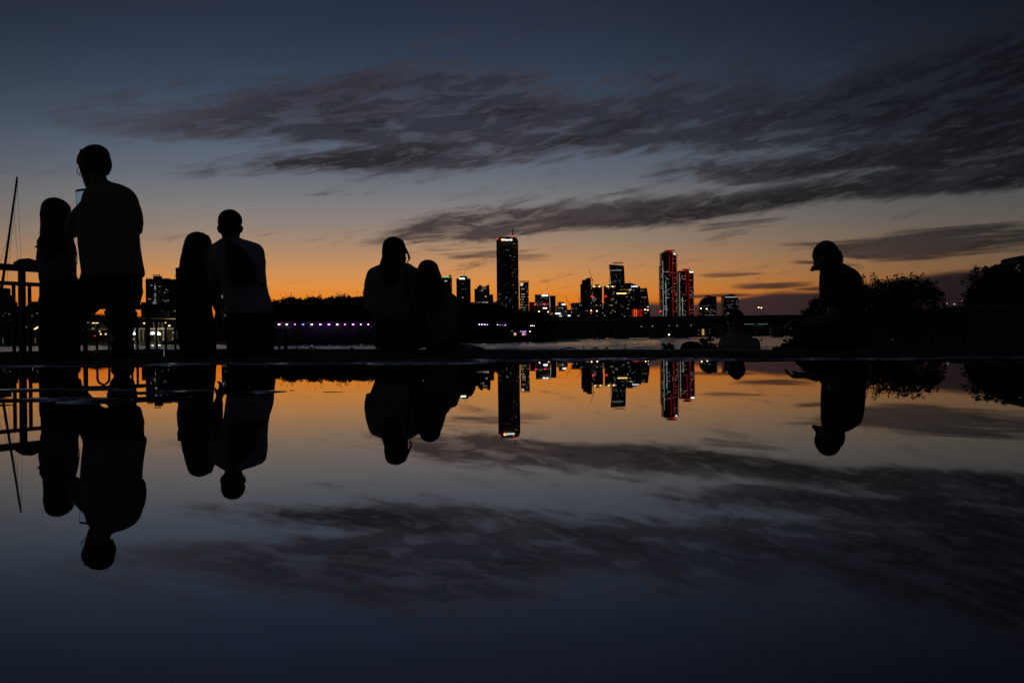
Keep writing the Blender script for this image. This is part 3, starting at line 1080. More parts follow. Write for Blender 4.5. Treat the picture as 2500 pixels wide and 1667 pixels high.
for i in range(6):
    a = at(1497 + i * 4.2, 646, D + 12)
    b_ = at(1496 + i * 5, 640.5, D + 12)
    tr_.tube([a, b_], .4, 5)
    tr_.tube([a, at(1499 + i * 4.4, 641, D + 12)], .3, 5)
tr_.tube([at(1495.5, 641.5, D + 12), at(1522, 640.5, D + 12)], 1.0, 6)
tr_.tube([at(1495.5, 643.5, D + 12), at(1520, 642.5, D + 12)], .5, 6)
tr_.build('helipad_truss', 'dark_metal', root)

# dark hotel with lettering, slanting roofs
D = 2950
root = thing('slant_roofed_hotel', 'dark hotel with slanting roofline and small white lettering', 'building', (at(1550, 822, D).x, D, GZ))
pts = [at(1528, 800, D), at(1563, 800, D), at(1563.5, 700, D), at(1552, 694.5, D), at(1539, 690.5, D), at(1528, 691, D)]
MB().extrude(pts, (0, 34, 0)).build('wall', 'glass_dark', root)
sign_text(root, 'CONRAD', 1541, 700.6, D - 3, 3.4, 'l_sign')
wins(root, pts[0].x + 2, pts[1].x, pts[2].z - 2, D, 12, 26, 0.035, OFF, 41)
root = thing('slant_sided_office', 'dark office with a slanting right side next to the hotel', 'building', (at(1575, 822, D).x, D + 10, GZ))
pts = [at(1563.8, 800, D + 10), at(1589, 800, D + 10), at(1587, 765, D + 10), at(1584, 735, D + 10), at(1579.5, 702.5, D + 10), at(1570, 703.8, D + 10), at(1563.8, 704, D + 10)]
MB().extrude(pts, (0, 34, 0)).build('wall', 'glass_dark', root)
wins(root, pts[0].x + 1, pts[4].x, pts[4].z - 6, D + 10, 8, 24, 0.07, OFF, 42, None, floors)
panel(root, 1566, 1579, 724.6, 726, D + 9, 'w_dim', 'lit_floor')
panel(root, 1580, 1584, 747.5, 750.5, D + 9, 'w_white', 'lit_floor')

# red lit low block
r_, x0, x1, zt = tower('red_lit_block', 'low block striped with glowing red vertical lights', 1542.5, 1569, 752.5, 2500, 20, mat='concrete_facade')
for k, px in enumerate((1543.8, 1548.4, 1553.4, 1558.2, 1563, 1567.6)):
    panel(r_, px - .55, px + .55, 755, 777.5, 2499, 'l_redhot' if k in (1, 2) else 'l_redline', 'light_strip')
wins(r_, x0 + 2, x1 - 2, zt - 3, 2499, 11, 8, 0.4, ['l_redline', 'l_redhot', 'w_dim'], 43, at(1550, 777, 2499).z, None, (.4, .4))

# pair of towers traced with red lines
D = 3650


def lines(root, items, mat, w=0.42):
    for px, a, b_ in items:
        panel(root, px - w, px + w, a, b_, D - 1, mat, 'light_line', .6)


def red_top(root, cx, py, half, d):
    c = at(cx, py, d + 20)
    r = half / F_PX * d
    MB().loft([((c.x, c.y, c.z - 9), r * .52, r * .5), ((c.x, c.y, c.z - 3), r * .55, r * .5)], 18).build('helipad_base', 'l_redline', root)
    MB().loft([((c.x, c.y, c.z - 3), r * .6, r * .6), ((c.x, c.y, c.z - 1), r, r * .8), ((c.x, c.y, c.z + .6), r, r * .8)], 22).build('helipad', surf('red_steel', (.35, .02, .02), .5), root)
    rim_ = MB()
    for i in range(16):
        a = i / 16 * 2 * math.pi
        rim_.box((c.x + math.cos(a) * r * .97, c.y + math.sin(a) * r * .78, c.z + 1.2), (1.0, 1.0, 1.8))
    rim_.build('helipad_posts', 'l_redline', root, kind='stuff')


r_, x0, x1, zt = tower('red_lined_tower', 'taller of two dark towers traced with red vertical lines', 1617.5, 1654, 617.5, D, 50)
MB().box(((at(1614.8, 700, D).x), D + 20, at(1615, 649, D).z / 2), (6.5, 36, at(1615, 649, D).z)).build('side_wing', 'glass_dark', r_)
MB().box(at(1627, 616.2, D + 20), (24, 30, 4)).build('upper_block', 'glass_dark', r_)
red_top(r_, 1635, 611.5, 13, D)
lines(r_, ((1634.6, 620, 676), (1642.6, 620, 777), (1653.8, 620, 692)), 'l_redline')
lines(r_, ((1618.7, 636, 777), (1626, 686, 777)), 'l_line', .3)
wins(r_, x0 + 3, at(1633.5, 700, D).x, at(1630, 655, D).z, D, 6, 46, 0.15, ['w_white', 'w_white', 'w_warm', 'w_dim'], 44)
wins(r_, at(1643.5, 700, D).x, x1 - 1, zt - 8, D, 5, 54, 0.20, ['w_white', 'w_dim', 'w_dim', 'w_warm'], 45, None, floors)
wins(r_, at(1634, 700, D).x, at(1643, 700, D).x, zt - 8, D, 4, 52, 0.05, OFF, 46)
panel(r_, 1612.9, 1616.4, 665, 776, D - 2, 'dark_metal', 'wing_face')
wins(r_, at(1613, 700, D).x, at(1617, 700, D).x, at(1615, 655, D).z, D - 3, 2, 40, 0.3, ['w_white', 'w_dim'], 47)
panel(r_, 1644.8, 1649.2, 618.6, 621.2, D - 2, 'l_sign')
lamp_dot(r_, 1612.5, 760.5, D - 60, 2.6, 'l_red')
r_, x0, x1, zt = tower('red_lined_tower', 'shorter of two dark towers traced with red vertical lines', 1658.5, 1694.5, 662, D, 50)
red_top(r_, 1674.5, 657.5, 11, D)
lines(r_, ((1675, 663, 720), (1682.6, 663, 777), (1694.2, 663, 777)), 'l_redline')
lines(r_, ((1659.4, 668, 777), (1666.4, 725, 777)), 'l_line', .3)
wins(r_, x0 + 3, at(1674, 700, D).x, zt - 4, D, 6, 40, 0.14, ['w_white', 'w_warm', 'w_dim', 'l_redline'], 48)
wins(r_, at(1683.5, 700, D).x, x1 - 1, zt - 14, D, 5, 40, 0.20, ['w_white', 'w_dim', 'w_dim'], 49, None, floors)
panel(r_, 1683.5, 1692.5, 662.6, 665.4, D - 2, 'l_sign')

# two rounded office blocks
for k, (prof, lab) in enumerate((([(1707, 800), (1707, 757), (1708.5, 745), (1713, 735), (1720, 727.5), (1730, 724), (1742, 723.6), (1749.5, 725), (1749.8, 800)],
                                  'dark office block with its top rounded off on one side'),
                                 ([(1766.5, 800), (1766.5, 722.5), (1772, 720.8), (1785, 720.4), (1796, 721.5), (1801.5, 726), (1804, 736), (1804.8, 750), (1805, 800)],
                                  'dark office block with gently domed roof and lit top floor'))):
    D = 3100
    pts = [at(x, y, D) for x, y in prof]
    root = thing('rounded_office_block', lab, 'building', ((pts[0].x + pts[-1].x) / 2, D, GZ))
    MB().extrude(pts, (0, 36, 0)).build('wall', 'glass_dark', root)
    wins(root, pts[0].x + 4, pts[-1].x - 2, at(1740, 742 - 8 * k, D).z, D, 14, 16, 0.14, ['w_white', 'w_dim', 'w_dim', 'w_cool'], 50 + k, at(1740, 776, D).z, floors)
    if k:
        panel(root, 1770, 1799, 724.6, 726, D - 1, 'w_white', 'lit_floor')
    MB().box(at(1728 + 58 * k, 722.6 - 3.2 * k, D + 12), (16, 10, 3)).build('plant_room', 'dark_metal', root)

# --- left bank: apartment towers and low blocks
D = 900


def slab_block(label, pl, pr, pt, frames, box, cols, rows, p, seed):
    r2, a0, a1, zt_ = tower('apartment_tower', label, pl, pr, pt, D, 14, mat='concrete_facade')
    for fl, fr, ft in frames:
        fb = MB()
        for px in (fl, fr):
            c = at(px, pt, D + 2)
            fb.box((c.x, D + 2, c.z + (pt - ft) / F_PX * D / 2), (.4, .4, (pt - ft) / F_PX * D))
        a, b2 = at(fl - .6, ft, D + 2), at(fr + .6, ft, D + 2)
        fb.tube([a, b2], .28, 6)
        fb.build('roof_frame', 'concrete', r2)
    if box:
        bl_, br_, bt = box
        a, b2 = at(bl_, bt, D + 6), at(br_, bt, D + 6)
        MB().box(((a.x + b2.x) / 2, D + 8, (a.z + zt_) / 2), (b2.x - a.x, 7, a.z - zt_)).build('plant_room', 'concrete_facade', r2)
    wins(r2, a0 + .4, a1 - .4, zt_ - 1.2, D, cols, rows, p, ['w_white', 'w_dim', 'w_dim', 'w_warm'], seed, at(380, 776, D).z)
    return r2


r_ = slab_block('grey apartment tower with open roof frames and lit stair column', 357, 414.5, 684, [(358, 369, 679.5), (397, 413.5, 679.5)], (375, 390.5, 674), 14, 24, 0.07, 60)
for k, py in enumerate((694.5, 699, 703.5, 708, 717, 722, 727, 731.5, 736, 745, 753)):
    panel(r_, 377.2, 380, py, py + 1.6, D - 1, 'w_white' if k % 3 else 'w_dim', 'stair_window')
mast(r_, 389.3, 666.5, 676, D, .35)
fr = MB()
for px in (376, 381, 386):
    a = at(px, 674, D + 5)
    fr.tube([a, a + Vector((0, 0, 1.3))], .25, 5)
fr.tube([at(373.5, 671.2, D + 5), at(390, 671, D + 5)], .3, 6)
fr.build('roof_frame', 'concrete', r_)
slab_block('grey apartment tower half hidden behind the long haired woman', 424, 468, 685, [(425, 434, 681)], None, 8, 24, 0.10, 61)
slab_block('grey apartment tower showing between the standing couple', 540, 572, 700, [], None, 5, 20, 0.2, 62)
D = 880
for k, (pl, pr, pt, lab) in enumerate(((-60, 5, 706, 'dark city block with domed corner at the end of the railing'), (5, 10, 722, 'narrow dark block stepping down from the domed block'),
                                       (10, 22, 739, 'middle step of the dark blocks behind the railing'), (22, 62, 751, 'long low dark block behind the railing post'),
                                       (66, 77, 748, 'small dark block right of the railing post'), (77, 93, 739.5, 'squarish dark block between the railing bars'),
                                       (93, 150, 749, 'low dark block partly behind the girl by the railing'), (345, 356, 741, 'low dark annex beside the grey apartment tower'))):
    r_, x0, x1, zt = tower('city_block', lab, pl, pr, pt, D, 16, mat='concrete_facade')
    wins(r_, x0, x1, zt - 1, D, max(2, int((pr - pl) / 3)), 9, 0.03, ['w_dim', 'w_dim', 'w_cool'], 70 + k, at(50, 800, D).z)
    if k == 0:
        c = at(-6, 706, D + 8)
        MB().loft([((c.x, c.y, c.z), 4.2, 4.2), ((c.x, c.y, c.z + 2), 3.6, 3.6), ((c.x, c.y, c.z + 3.4), 2.2, 2.2), ((c.x, c.y, c.z + 4), .6, .6)], 16).build('corner_dome', 'concrete', r_)
    if k == 5:
        MB().box(at(85, 738.4, D + 6), (4, 5, 1.5)).build('plant_room', 'concrete', r_)

# --- building with lit windows at the right edge
D = 420
root = thing('hillside_apartments', 'dark apartment house above the trees with small lit windows', 'building', (at(2480, 822, D).x, D, 0))
pts = [at(2456, 800, D), at(2640, 800, D), at(2640, 600, D), at(2510, 622, D), at(2484, 628.5, D), at(2483.5, 643, D), at(2468, 641.5, D), at(2457, 646, D)]
MB().extrude(pts, (0, 14, 0)).build('wall', 'concrete_facade', root)
for i in range(3):
    for j in range(3):
        if (i, j) != (0, 2):
            panel(root, 2479 + i * 4.2, 2480.6 + i * 4.2, 648 + j * 6 - i * .4, 651 + j * 6 - i * .4, D - .4, 'w_dim', 'lit_window', .2)
panel(root, 2486.4, 2488, 683, 685, D - .4, 'w_white', 'lit_window', .2)

# ------------------------------------------------------------------ bridges
D = 700


def bridge(name, label, d, p0, p1, y_of, thick_px, piers, width=24):
    a, b_ = at(p0, y_of(p0), d), at(p1, y_of(p1), d)
    root_ = thing(name, label, 'bridge', ((a.x + b_.x) / 2, d, RIVER_Z))
    zt_ = (a.z + b_.z) / 2
    th = thick_px / F_PX * d
    ln = b_.x - a.x
    cx_ = (a.x + b_.x) / 2
    MB().box((cx_, d + width / 2, zt_ - th * .2), (ln, width, th * .4)).build('deck', 'concrete', root_)
    g = MB()
    for k in range(5):
        g.box((cx_, d + 1.5 + k * (width - 3) / 4, zt_ - th * .7), (ln, .9, th * .6))
    g.build('girders', 'dark_metal', root_)
    for s_ in (0.3, width - .3):
        MB().box((cx_, d + s_, zt_ + .5), (ln, .35, 1.0)).build('barrier', 'concrete', root_)
    for pl, pr in piers:
        x0_, x1_ = kerb_pt(pl, d).x, kerb_pt(pr, d).x
        pb = MB()
        zc = zt_ - th
        pb.box(((x0_ + x1_) / 2, d + width / 2, zc - .8), ((x1_ - x0_) * 1.5, width - 1, 1.6))
        pb.loft([(((x0_ + x1_) / 2, d + 6, RIVER_Z - 3), (x1_ - x0_) / 2, 3.2), (((x0_ + x1_) / 2, d + 6, zc), (x1_ - x0_) / 2 * .9, 3)], 16, 4)
        pb.loft([(((x0_ + x1_) / 2, d + width - 6, RIVER_Z - 3), (x1_ - x0_) / 2, 3.2), (((x0_ + x1_) / 2, d + width - 6, zc), (x1_ - x0_) / 2 * .9, 3)], 16, 4)
        pb.build('pier', 'concrete', root_)
    return root_, zt_


hzl = lambda px: HY - (px - CX) * ROLL
root_b, deck_z = bridge('road_bridge', 'long dark road bridge on paired piers crossing the river', D, 1215, 3000, lambda px: hzl(px) - 43, 17,
                        ((1349, 1358), (1364, 1382), (1390, 1400), (1448, 1458), (1464, 1480), (1508, 1526), (1531, 1538), (1593, 1620), (1656, 1684), (1760, 1785), (1903, 1918), (2040, 2060), (2200, 2220)))
for k, px in enumerate((1566, 1593, 1634, 1653, 1687)):
    lamp_dot(root_b, px, (797, 796.5, 795.5, 795, 793.5)[k], D - .5, .32, 'w_white', 'deck_lamp')
root_r, _ = bridge('rail_bridge', 'lower rail bridge with row of lit carriage windows behind road bridge', 980, 1500, 3000, lambda px: hzl(px) - 31, 9, ((1590, 1600), (1690, 1700), (1850, 1860), (1950, 1960)), 12)
tw = MB()
for i in range(46):
    if i in (3, 9, 10, 21, 22, 30, 31, 32):
        continue
    a = at(1768 + i * 3.6, 791.5 - i * .04, 978)
    tw.box((a.x, 978, a.z), (.95, .3, .75))
tw.build('carriage_lights', glow('carriage_glow', (.6, 1.0, .95), .28), root_r, kind='stuff')


def street_lamp(px, py, base_z, d, mat, lab, group, arm=1, r=0.42):
    h = at(px, py, d)
    root_ = thing('street_lamp', lab, 'street lamp', (h.x + arm * 1.4, d, base_z), group)
    MB().tube([(h.x + arm * 1.4, d, base_z), (h.x + arm * 1.4, d, h.z - .3), (h.x + arm * 1.1, d, h.z + .25), (h.x + arm * .3, d, h.z + .32)], [.14, .1, .08, .06], 6).build('pole', 'dark_metal', root_)
    hd = MB().box((h.x, d, h.z + .28), (1.1, .4, .22)).build('lamp_head', 'dark_metal', root_)
    MB().ball((h.x, d, h.z - .02), r, 8, (1, 1, .7)).build('lamp_glass', mat, hd)
    return root_


for px, py in ((1316, 760.5), (1338, 761.2), (1443, 758.3), (1457, 759), (1575, 755.6), (1581.5, 756.6), (1711.5, 752.6), (1725.3, 754), (1852, 750.3), (1859, 751.3)):
    street_lamp(px, py, deck_z, D + 1.5, 'l_amber', 'amber lamp post standing on the road bridge', 'lamps on the road bridge')
for px, py in ((1443.4, 764.3),):
    q = at(px, py, D + 2)
    t_ = thing('traffic_light', 'red traffic signal glowing on the road bridge', 'traffic light', (q.x, q.y, deck_z))
    MB().tube([(q.x, q.y + .3, deck_z), (q.x, q.y + .3, q.z + .6)], .09, 6).build('pole', 'dark_metal', t_)
    MB().box((q.x, q.y + .25, q.z), (.5, .3, 1.5)).build('housing', 'dark_metal', t_)
    MB().ball(q, .34, 8).build('lamp', 'l_red', t_)

# lamps under the trees along the middle bank
wall_d = 396
a, b_ = at(560, 790, wall_d), at(1250, 786, wall_d)
root = thing('bank_wall', 'dark retaining wall along the wooded bank under violet lamps', 'wall', ((a.x + b_.x) / 2, wall_d, GZ))
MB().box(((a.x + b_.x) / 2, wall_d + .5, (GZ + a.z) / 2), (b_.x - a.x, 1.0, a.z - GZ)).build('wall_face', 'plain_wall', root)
MB().box(((a.x + b_.x) / 2, wall_d + .5, a.z + .2), (b_.x - a.x + .4, 1.3, .4)).build('coping', 'concrete', root)
VL = [681.6, 700, 720, 740, 761, 782, 803, 823.5, 842, 862, 881, 899, 916]
VM = ['l_pale', 'l_pale', 'l_purple', 'l_blue', 'l_pale', 'l_purple', 'l_purple', 'l_pale', 'l_pink', 'l_purple', 'l_pale', 'l_pale', 'l_blue']
for k, (px, mt_) in enumerate(zip(VL, VM)):
    d = wall_d - 1.3
    h = at(px, 791.2, d)
    root = thing('wall_lamp', {'l_pale': 'pale violet', 'l_purple': 'deep violet', 'l_blue': 'blue', 'l_pink': 'pink'}[mt_] + ' spot lamp shining down the wall below the wood', 'lamp', (h.x, wall_d, h.z), 'violet lamps along the bank wall')
    MB().tube([(h.x, wall_d, h.z + .5), (h.x, d, h.z + .45)], .05, 5).build('bracket', 'dark_metal', root)
    hood = MB().loft([((h.x, d, h.z + .42), .3, .3), ((h.x, d, h.z + .05), .42, .42)], 10).build('hood', 'dark_metal', root)
    small = k in (2, 8, 10, 11)
    MB().ball((h.x, d, h.z - .08), (.26 if small else .42), 8, (1, 1, .8)).build('lamp_glass', mt_, hood)
    ld = bpy.data.lights.new('spot', 'SPOT')
    ld.energy = 6 if small else 30
    ld.color = {'l_pale': (.5, .2, 1), 'l_purple': (.5, .16, 1), 'l_blue': (.2, .25, 1), 'l_pink': (.9, .2, .7)}[mt_]
    ld.spot_size, ld.spot_blend, ld.shadow_soft_size = math.radians(75), 0.8, 0.2
    lo = bpy.data.objects.new('spot_light', ld)
    COL.objects.link(lo)
    lo.location = (h.x, d, h.z - .6)
    lo.rotation_euler = (math.radians(18), 0, 0)
    lo.parent = root
    lo.matrix_parent_inverse = root.matrix_basis.inverted()
PL = [(1147.5, 791.5, 'l_pink', .3), (1170, 791.8, 'l_pale', .32), (1176.6, 792, 'l_pale', .32), (1183.4, 792, 'l_pale', .32), (1190, 792.4, 'l_white', .18),
      (1215, 793, 'l_white', .2), (1221.6, 793.2, 'l_blue', .25), (1227.4, 793.6, 'l_blue', .2), (1233.6, 793.4, 'l_pink', .3), (1296, 795, 'l_white', .2), (1300, 795, 'l_white', .2),
      (1304, 795.4, 'l_pale', .22), (1271, 808.5, 'l_purple', .3), (1275, 808.5, 'l_pink', .3), (1279.4, 808.6, 'l_pale', .3), (1283.4, 808.8, 'l_purple', .3), (1294, 809, 'l_white', .25),
      (1250, 808, 'l_white', .15), (1263.6, 808, 'l_white', .15)]
for k, (px, py, mt_, r) in enumerate(PL):
    h = at(px, py, 360)
    root = thing('path_lamp', 'tiny ' + {'l_pale': 'pale violet', 'l_purple': 'deep violet', 'l_blue': 'blue', 'l_pink': 'pink', 'l_white': 'white'}[mt_] + (' path lamp glowing beside the lit pavilion' if py > 800 else ' path lamp glowing on the far bank path'), 'lamp', (h.x, 360, GZ), 'path lamps on the far bank')
    MB().tube([(h.x, 360.2, GZ), (h.x, 360.2, h.z + .2)], .05, 5).build('pole', 'dark_metal', root)
    MB().ball(h, r * .55, 8).build('lamp_glass', mt_, root)
# lit pavilion and floodlit tree foot by the water
root = thing('lit_pavilion', 'small pavilion glowing pink and orange at the water edge', 'pavilion', (at(1270, 818, 352).x, 352, GZ))
for px, w_, mt_ in ((1257.5, 1.6, 'l_orange'), (1277.5, 1.5, 'l_orange'), (1283, .7, 'l_purple')):
    p = at(px, 815.5, 352)
    MB().box((p.x, 352, p.z), (w_ * .5, .2, .9)).build('lit_panel', glow('dim_' + mt_, (1, .55, .3) if mt_ == 'l_orange' else (.4, .2, 1), .8), root)
a, b_ = at(1250, 810, 353), at(1290, 809, 353)
MB().box(((a.x + b_.x) / 2, 354, a.z + .3), (b_.x - a.x, 4, .3)).build('roof', 'dark_metal', root)
for px in (1251, 1264, 1270, 1289):
    p = at(px, 815, 352.4)
    MB().box((p.x, 352.4, (p.z + GZ) / 2 + .4), (.15, .15, p.z - GZ + .8)).build('post', 'dark_metal', root)
q = at(1242.5, 763.5, 690)
root = thing('tall_sign', 'small white lit sign on a pole below the bronze skyscraper', 'sign', (q.x, 690, GZ))
MB().box(q, (.9, .2, 1.6)).build('sign_face', 'l_sign', root)
MB().tube([(q.x + .8, 690.3, GZ), (q.x + .8, 690.3, q.z + 1)], .12, 6).build('pole', 'dark_metal', root)
# headlights and windows under the bridge
for k, (px, py, r, mt_) in enumerate(((1633.6, 816.8, .55, 'l_amber'), (1593.6, 811.5, .3, 'w_warm'), (1592, 819, .3, 'w_white'), (1506, 810, .22, 'w_white'), (1944, 805.4, .5, 'w_white'),
                                      (1345, 796, .4, 'l_orange'), (1349, 796, .35, 'l_orange'))):
    h = at(px, py, 850 if px > 1400 else 470)
    root = thing('quay_lamp', ('amber quay lamp shining under the road bridge', 'dim lamp seen by a bridge pier', 'white quay lamp close above the water', 'faint lamp under the bridge span',
                               'white quay lamp right of the seated people', 'orange lamp under the near bridge end', 'second orange lamp under the near bridge end')[k], 'lamp', (h.x, h.y, GZ))
    MB().tube([(h.x, h.y + .4, GZ), (h.x, h.y + .4, h.z + .3)], .1, 5).build('pole', 'dark_metal', root)
    MB().ball(h, r, 8).build('lamp_glass', mt_, root)
root = thing('quay_house', 'low quay house with a gold lit doorway under the bridge', 'building', (at(1716, 812, 880).x, 880, GZ))
a = at(1716, 806, 880)
MB().box((a.x, 886, (a.z + GZ) / 2), (40, 11, a.z - GZ)).build('wall', 'concrete_facade', root)
panel(root, 1714.2, 1719, 803, 818, 879.6, glow('doorway_glow', (1, .62, .12), .45), 'doorway')
for px, py in ((1706, 805.5), (1704.5, 816), (1732, 812), (1733, 804), (1775, 812), (1880, 803), (1881, 811), (1929, 802)):
    panel(root, px - .9, px + .9, py - .8, py + .8, 879.6, 'w_dim', 'lit_window')

# ------------------------------------------------------------------ floating restaurant on the left bank
D = 560
root = thing('floating_restaurant', 'two storey floating restaurant with gold lit eaves and white lamps', 'building', (at(330, 836, D).x, D, RIVER_Z))
a, b_ = at(196, 838, D), at(446, 836, D)
MB().box(((a.x + b_.x) / 2, D + 8, RIVER_Z + .6), (b_.x - a.x, 18, 1.7)).build('pontoon', 'concrete', root)
zf1, zf2, zr = at(320, 805, D).z, at(320, 801, D).z, at(320, 779.5, D).z
cx = (a.x + b_.x) / 2
MB().box((cx, D + 8, (zf1 + zf2) / 2), (b_.x - a.x, 16, zf2 - zf1)).build('upper_floor', 'concrete', root)
MB().box((cx, D + 8, zr + .35), (b_.x - a.x + 1, 18, .7)).build('roof', 'dark_metal', root)
MB().box((cx, D + 13, (RIVER_Z + zr) / 2), (b_.x - a.x - 2, 4, zr - RIVER_Z)).build('back_wall', surf('dim_plaster', (.09, .07, .05), .8), root)
panel(root, 365, 432, 778.9, 780.2, D - 1.2, 'l_gold', 'eaves_light')
panel(root, 217, 240, 783, 784.6, D - 1.2, 'l_gold', 'eaves_light')
panel(root, 225, 240, 787.8, 789.2, D + 2, 'l_gold', 'eaves_light')
panel(root, 338.5, 348, 785.4, 786.6, D - 1.2, 'l_gold', 'eaves_light')
for px, py, mt_ in ((325.5, 813, 'l_white'), (372, 812.5, 'l_white'), (387.5, 814, 'l_white')):
    c = at(px, py, D - 1)
    MB().loft([((c.x, c.y, c.z - .75), 1.15, .9), ((c.x, c.y, c.z - .1), .95, .75), ((c.x, c.y, c.z + .55), .45, .4)], 12).build('globe_lamp', mt_, root)
    MB().loft([((c.x, c.y, c.z - 2.0), .25, .25), ((c.x, c.y, c.z - .8), 1.25, 1.0)], 12).build('lamp_bowl', 'dark_metal', root)
for px in (328.5, 340, 349, 356, 379, 386, 399, 421):
    p, q = at(px, 806, D + .6), at(px, 837, D + .6)
    MB().tube([(p.x, D + .6, q.z), (p.x, D + .6, p.z)], .32, 8).build('column', 'concrete', root)
for px in (233, 247, 258, 365, 375, 388, 396, 410, 424):
    p, q = at(px, 780, D + .5), at(px, 802, D + .5)
    MB().tube([(p.x, D + .5, q.z), (p.x, D + .5, p.z)], .16, 6).build('column', 'concrete', root)
for x0_, y0_, x1_, y1_ in ((317.5, 796, 333, 786), (84, 803.5, 98.5, 795.5), (204, 792, 222, 782)):
    MB().tube([at(x0_, y0_, D - 2), at(x1_, y1_, D - 2)], .38, 6).build('stair_light', 'l_gold', root)
for px, py, r, mt_ in ((352, 789, .45, 'l_gold'), (247.6, 790, .3, 'l_white'), (226.6, 801.6, .35, 'w_white'), (246, 815.5, .45, 'l_gold'), (258, 815.5, .45, 'l_gold'), (243.6, 809, .3, 'l_gold'),
                       (231.5, 820, .22, 'l_red'), (428.5, 803.4, .3, 'l_red'), (423, 812, .3, 'w_white'), (398.8, 828, .4, 'w_warm'), (421.6, 827, .32, 'w_warm'), (325.6, 827.5, .4, 'w_warm'),
                       (200.4, 798, .3, 'l_gold'), (413, 795, .45, 'l_gold'), (404, 787.5, .3, 'l_gold'), (323.5, 806.6, .3, 'l_orange')):
    MB().ball(at(px, py, D - 1.5), r, 8).build('lamp', mt_, root)
arc = [at(410 + 6 * math.cos(t), 796 - 5 * math.sin(t), D - 1.4) for t in [i * .35 for i in range(10)]]
MB().tube(arc, .16, 6).build('arched_light', 'w_warm', root)
for px, py, e in ((325.5, 808, 420), (372, 808, 380), (388, 808, 700), (240, 797, 120), (405, 792, 160)):
    ld = bpy.data.lights.new('lamp', 'POINT')
    ld.energy, ld.color, ld.shadow_soft_size = e, (1, .86, .62), .6
    lo = bpy.data.objects.new('lamp_light', ld)
    COL.objects.link(lo)
    lo.location = at(px, py, D - 4.5)
    lo.parent = root
    lo.matrix_parent_inverse = root.matrix_basis.inverted()
# moored launch and jetty at the far left
root = thing('jetty_house', 'dark jetty house with pale doors at the end of the far quay', 'building', (at(40, 838, D).x, D + 6, RIVER_Z))
a, b_ = at(-60, 820, D), at(100, 820, D)
MB().box(((a.x + b_.x) / 2, D + 10, (a.z + 3 + RIVER_Z) / 2), (b_.x - a.x, 10, a.z + 3 - RIVER_Z)).build('wall', surf('jetty_plaster', (.12, .11, .1), .8), root)
for px, mt_ in ((7, 'w_dim'), (86, 'w_dim')):
    panel(root, px - 1, px + 1, 825, 838, D + 4.8, glow('pale_door%d' % px, (.9, .8, .6), .06), 'door')
for px, py in ((37, 795.5), (37, 784), (76, 777), (96, 762), (94, 754), (65, 798)):
    panel(root, px - .8, px + .8, py - .7, py + .7, D + 4.5, 'w_white', 'lit_window')
root = thing('moored_launch', 'dark low launch moored in front of the floating restaurant', 'boat', (at(425, 838, 500).x, 500, RIVER_Z))
c = at(425, 836, 500)
MB().loft([((c.x - 9, 500, RIVER_Z + .6), .3, .5, Matrix.Rotation(math.pi / 2, 3, 'Y')), ((c.x - 6, 500, RIVER_Z + .5), .9, 1.4, Matrix.Rotation(math.pi / 2, 3, 'Y')),
           ((c.x, 500, RIVER_Z + .5), 1.1, 1.7, Matrix.Rotation(math.pi / 2, 3, 'Y')), ((c.x + 6, 500, RIVER_Z + .5), 1.1, 1.6, Matrix.Rotation(math.pi / 2, 3, 'Y'))], 12).build('hull', 'dark_metal', root)
MB().box((c.x + 2, 500, RIVER_Z + 2), (5, 2, 1.6)).build('cabin', 'dark_metal', root)
# small buoys on the water
for px, py in ((1423.5, 850.3), (1526, 845), (1526, 849.6), (1505, 845), (1603, 841)):
    hz = hzl(px)
    d = 2.0 * F_PX / (py - hz)
    p = kerb_pt(px, d)
    tag(MB().ball((p.x, d, RIVER_Z + .08), .17, 8, (1.2, 1, .8)).tube([(p.x, d, RIVER_Z + .1), (p.x, d, RIVER_Z + .45)], .03, 5).build('river_buoy', 'dark_metal'),
        'small dark buoy floating on the grey river', 'buoy', 'buoys on the river')


# ------------------------------------------------------------------ railings on the left
def zof(px, py, d):
    return at(px, py, d).z


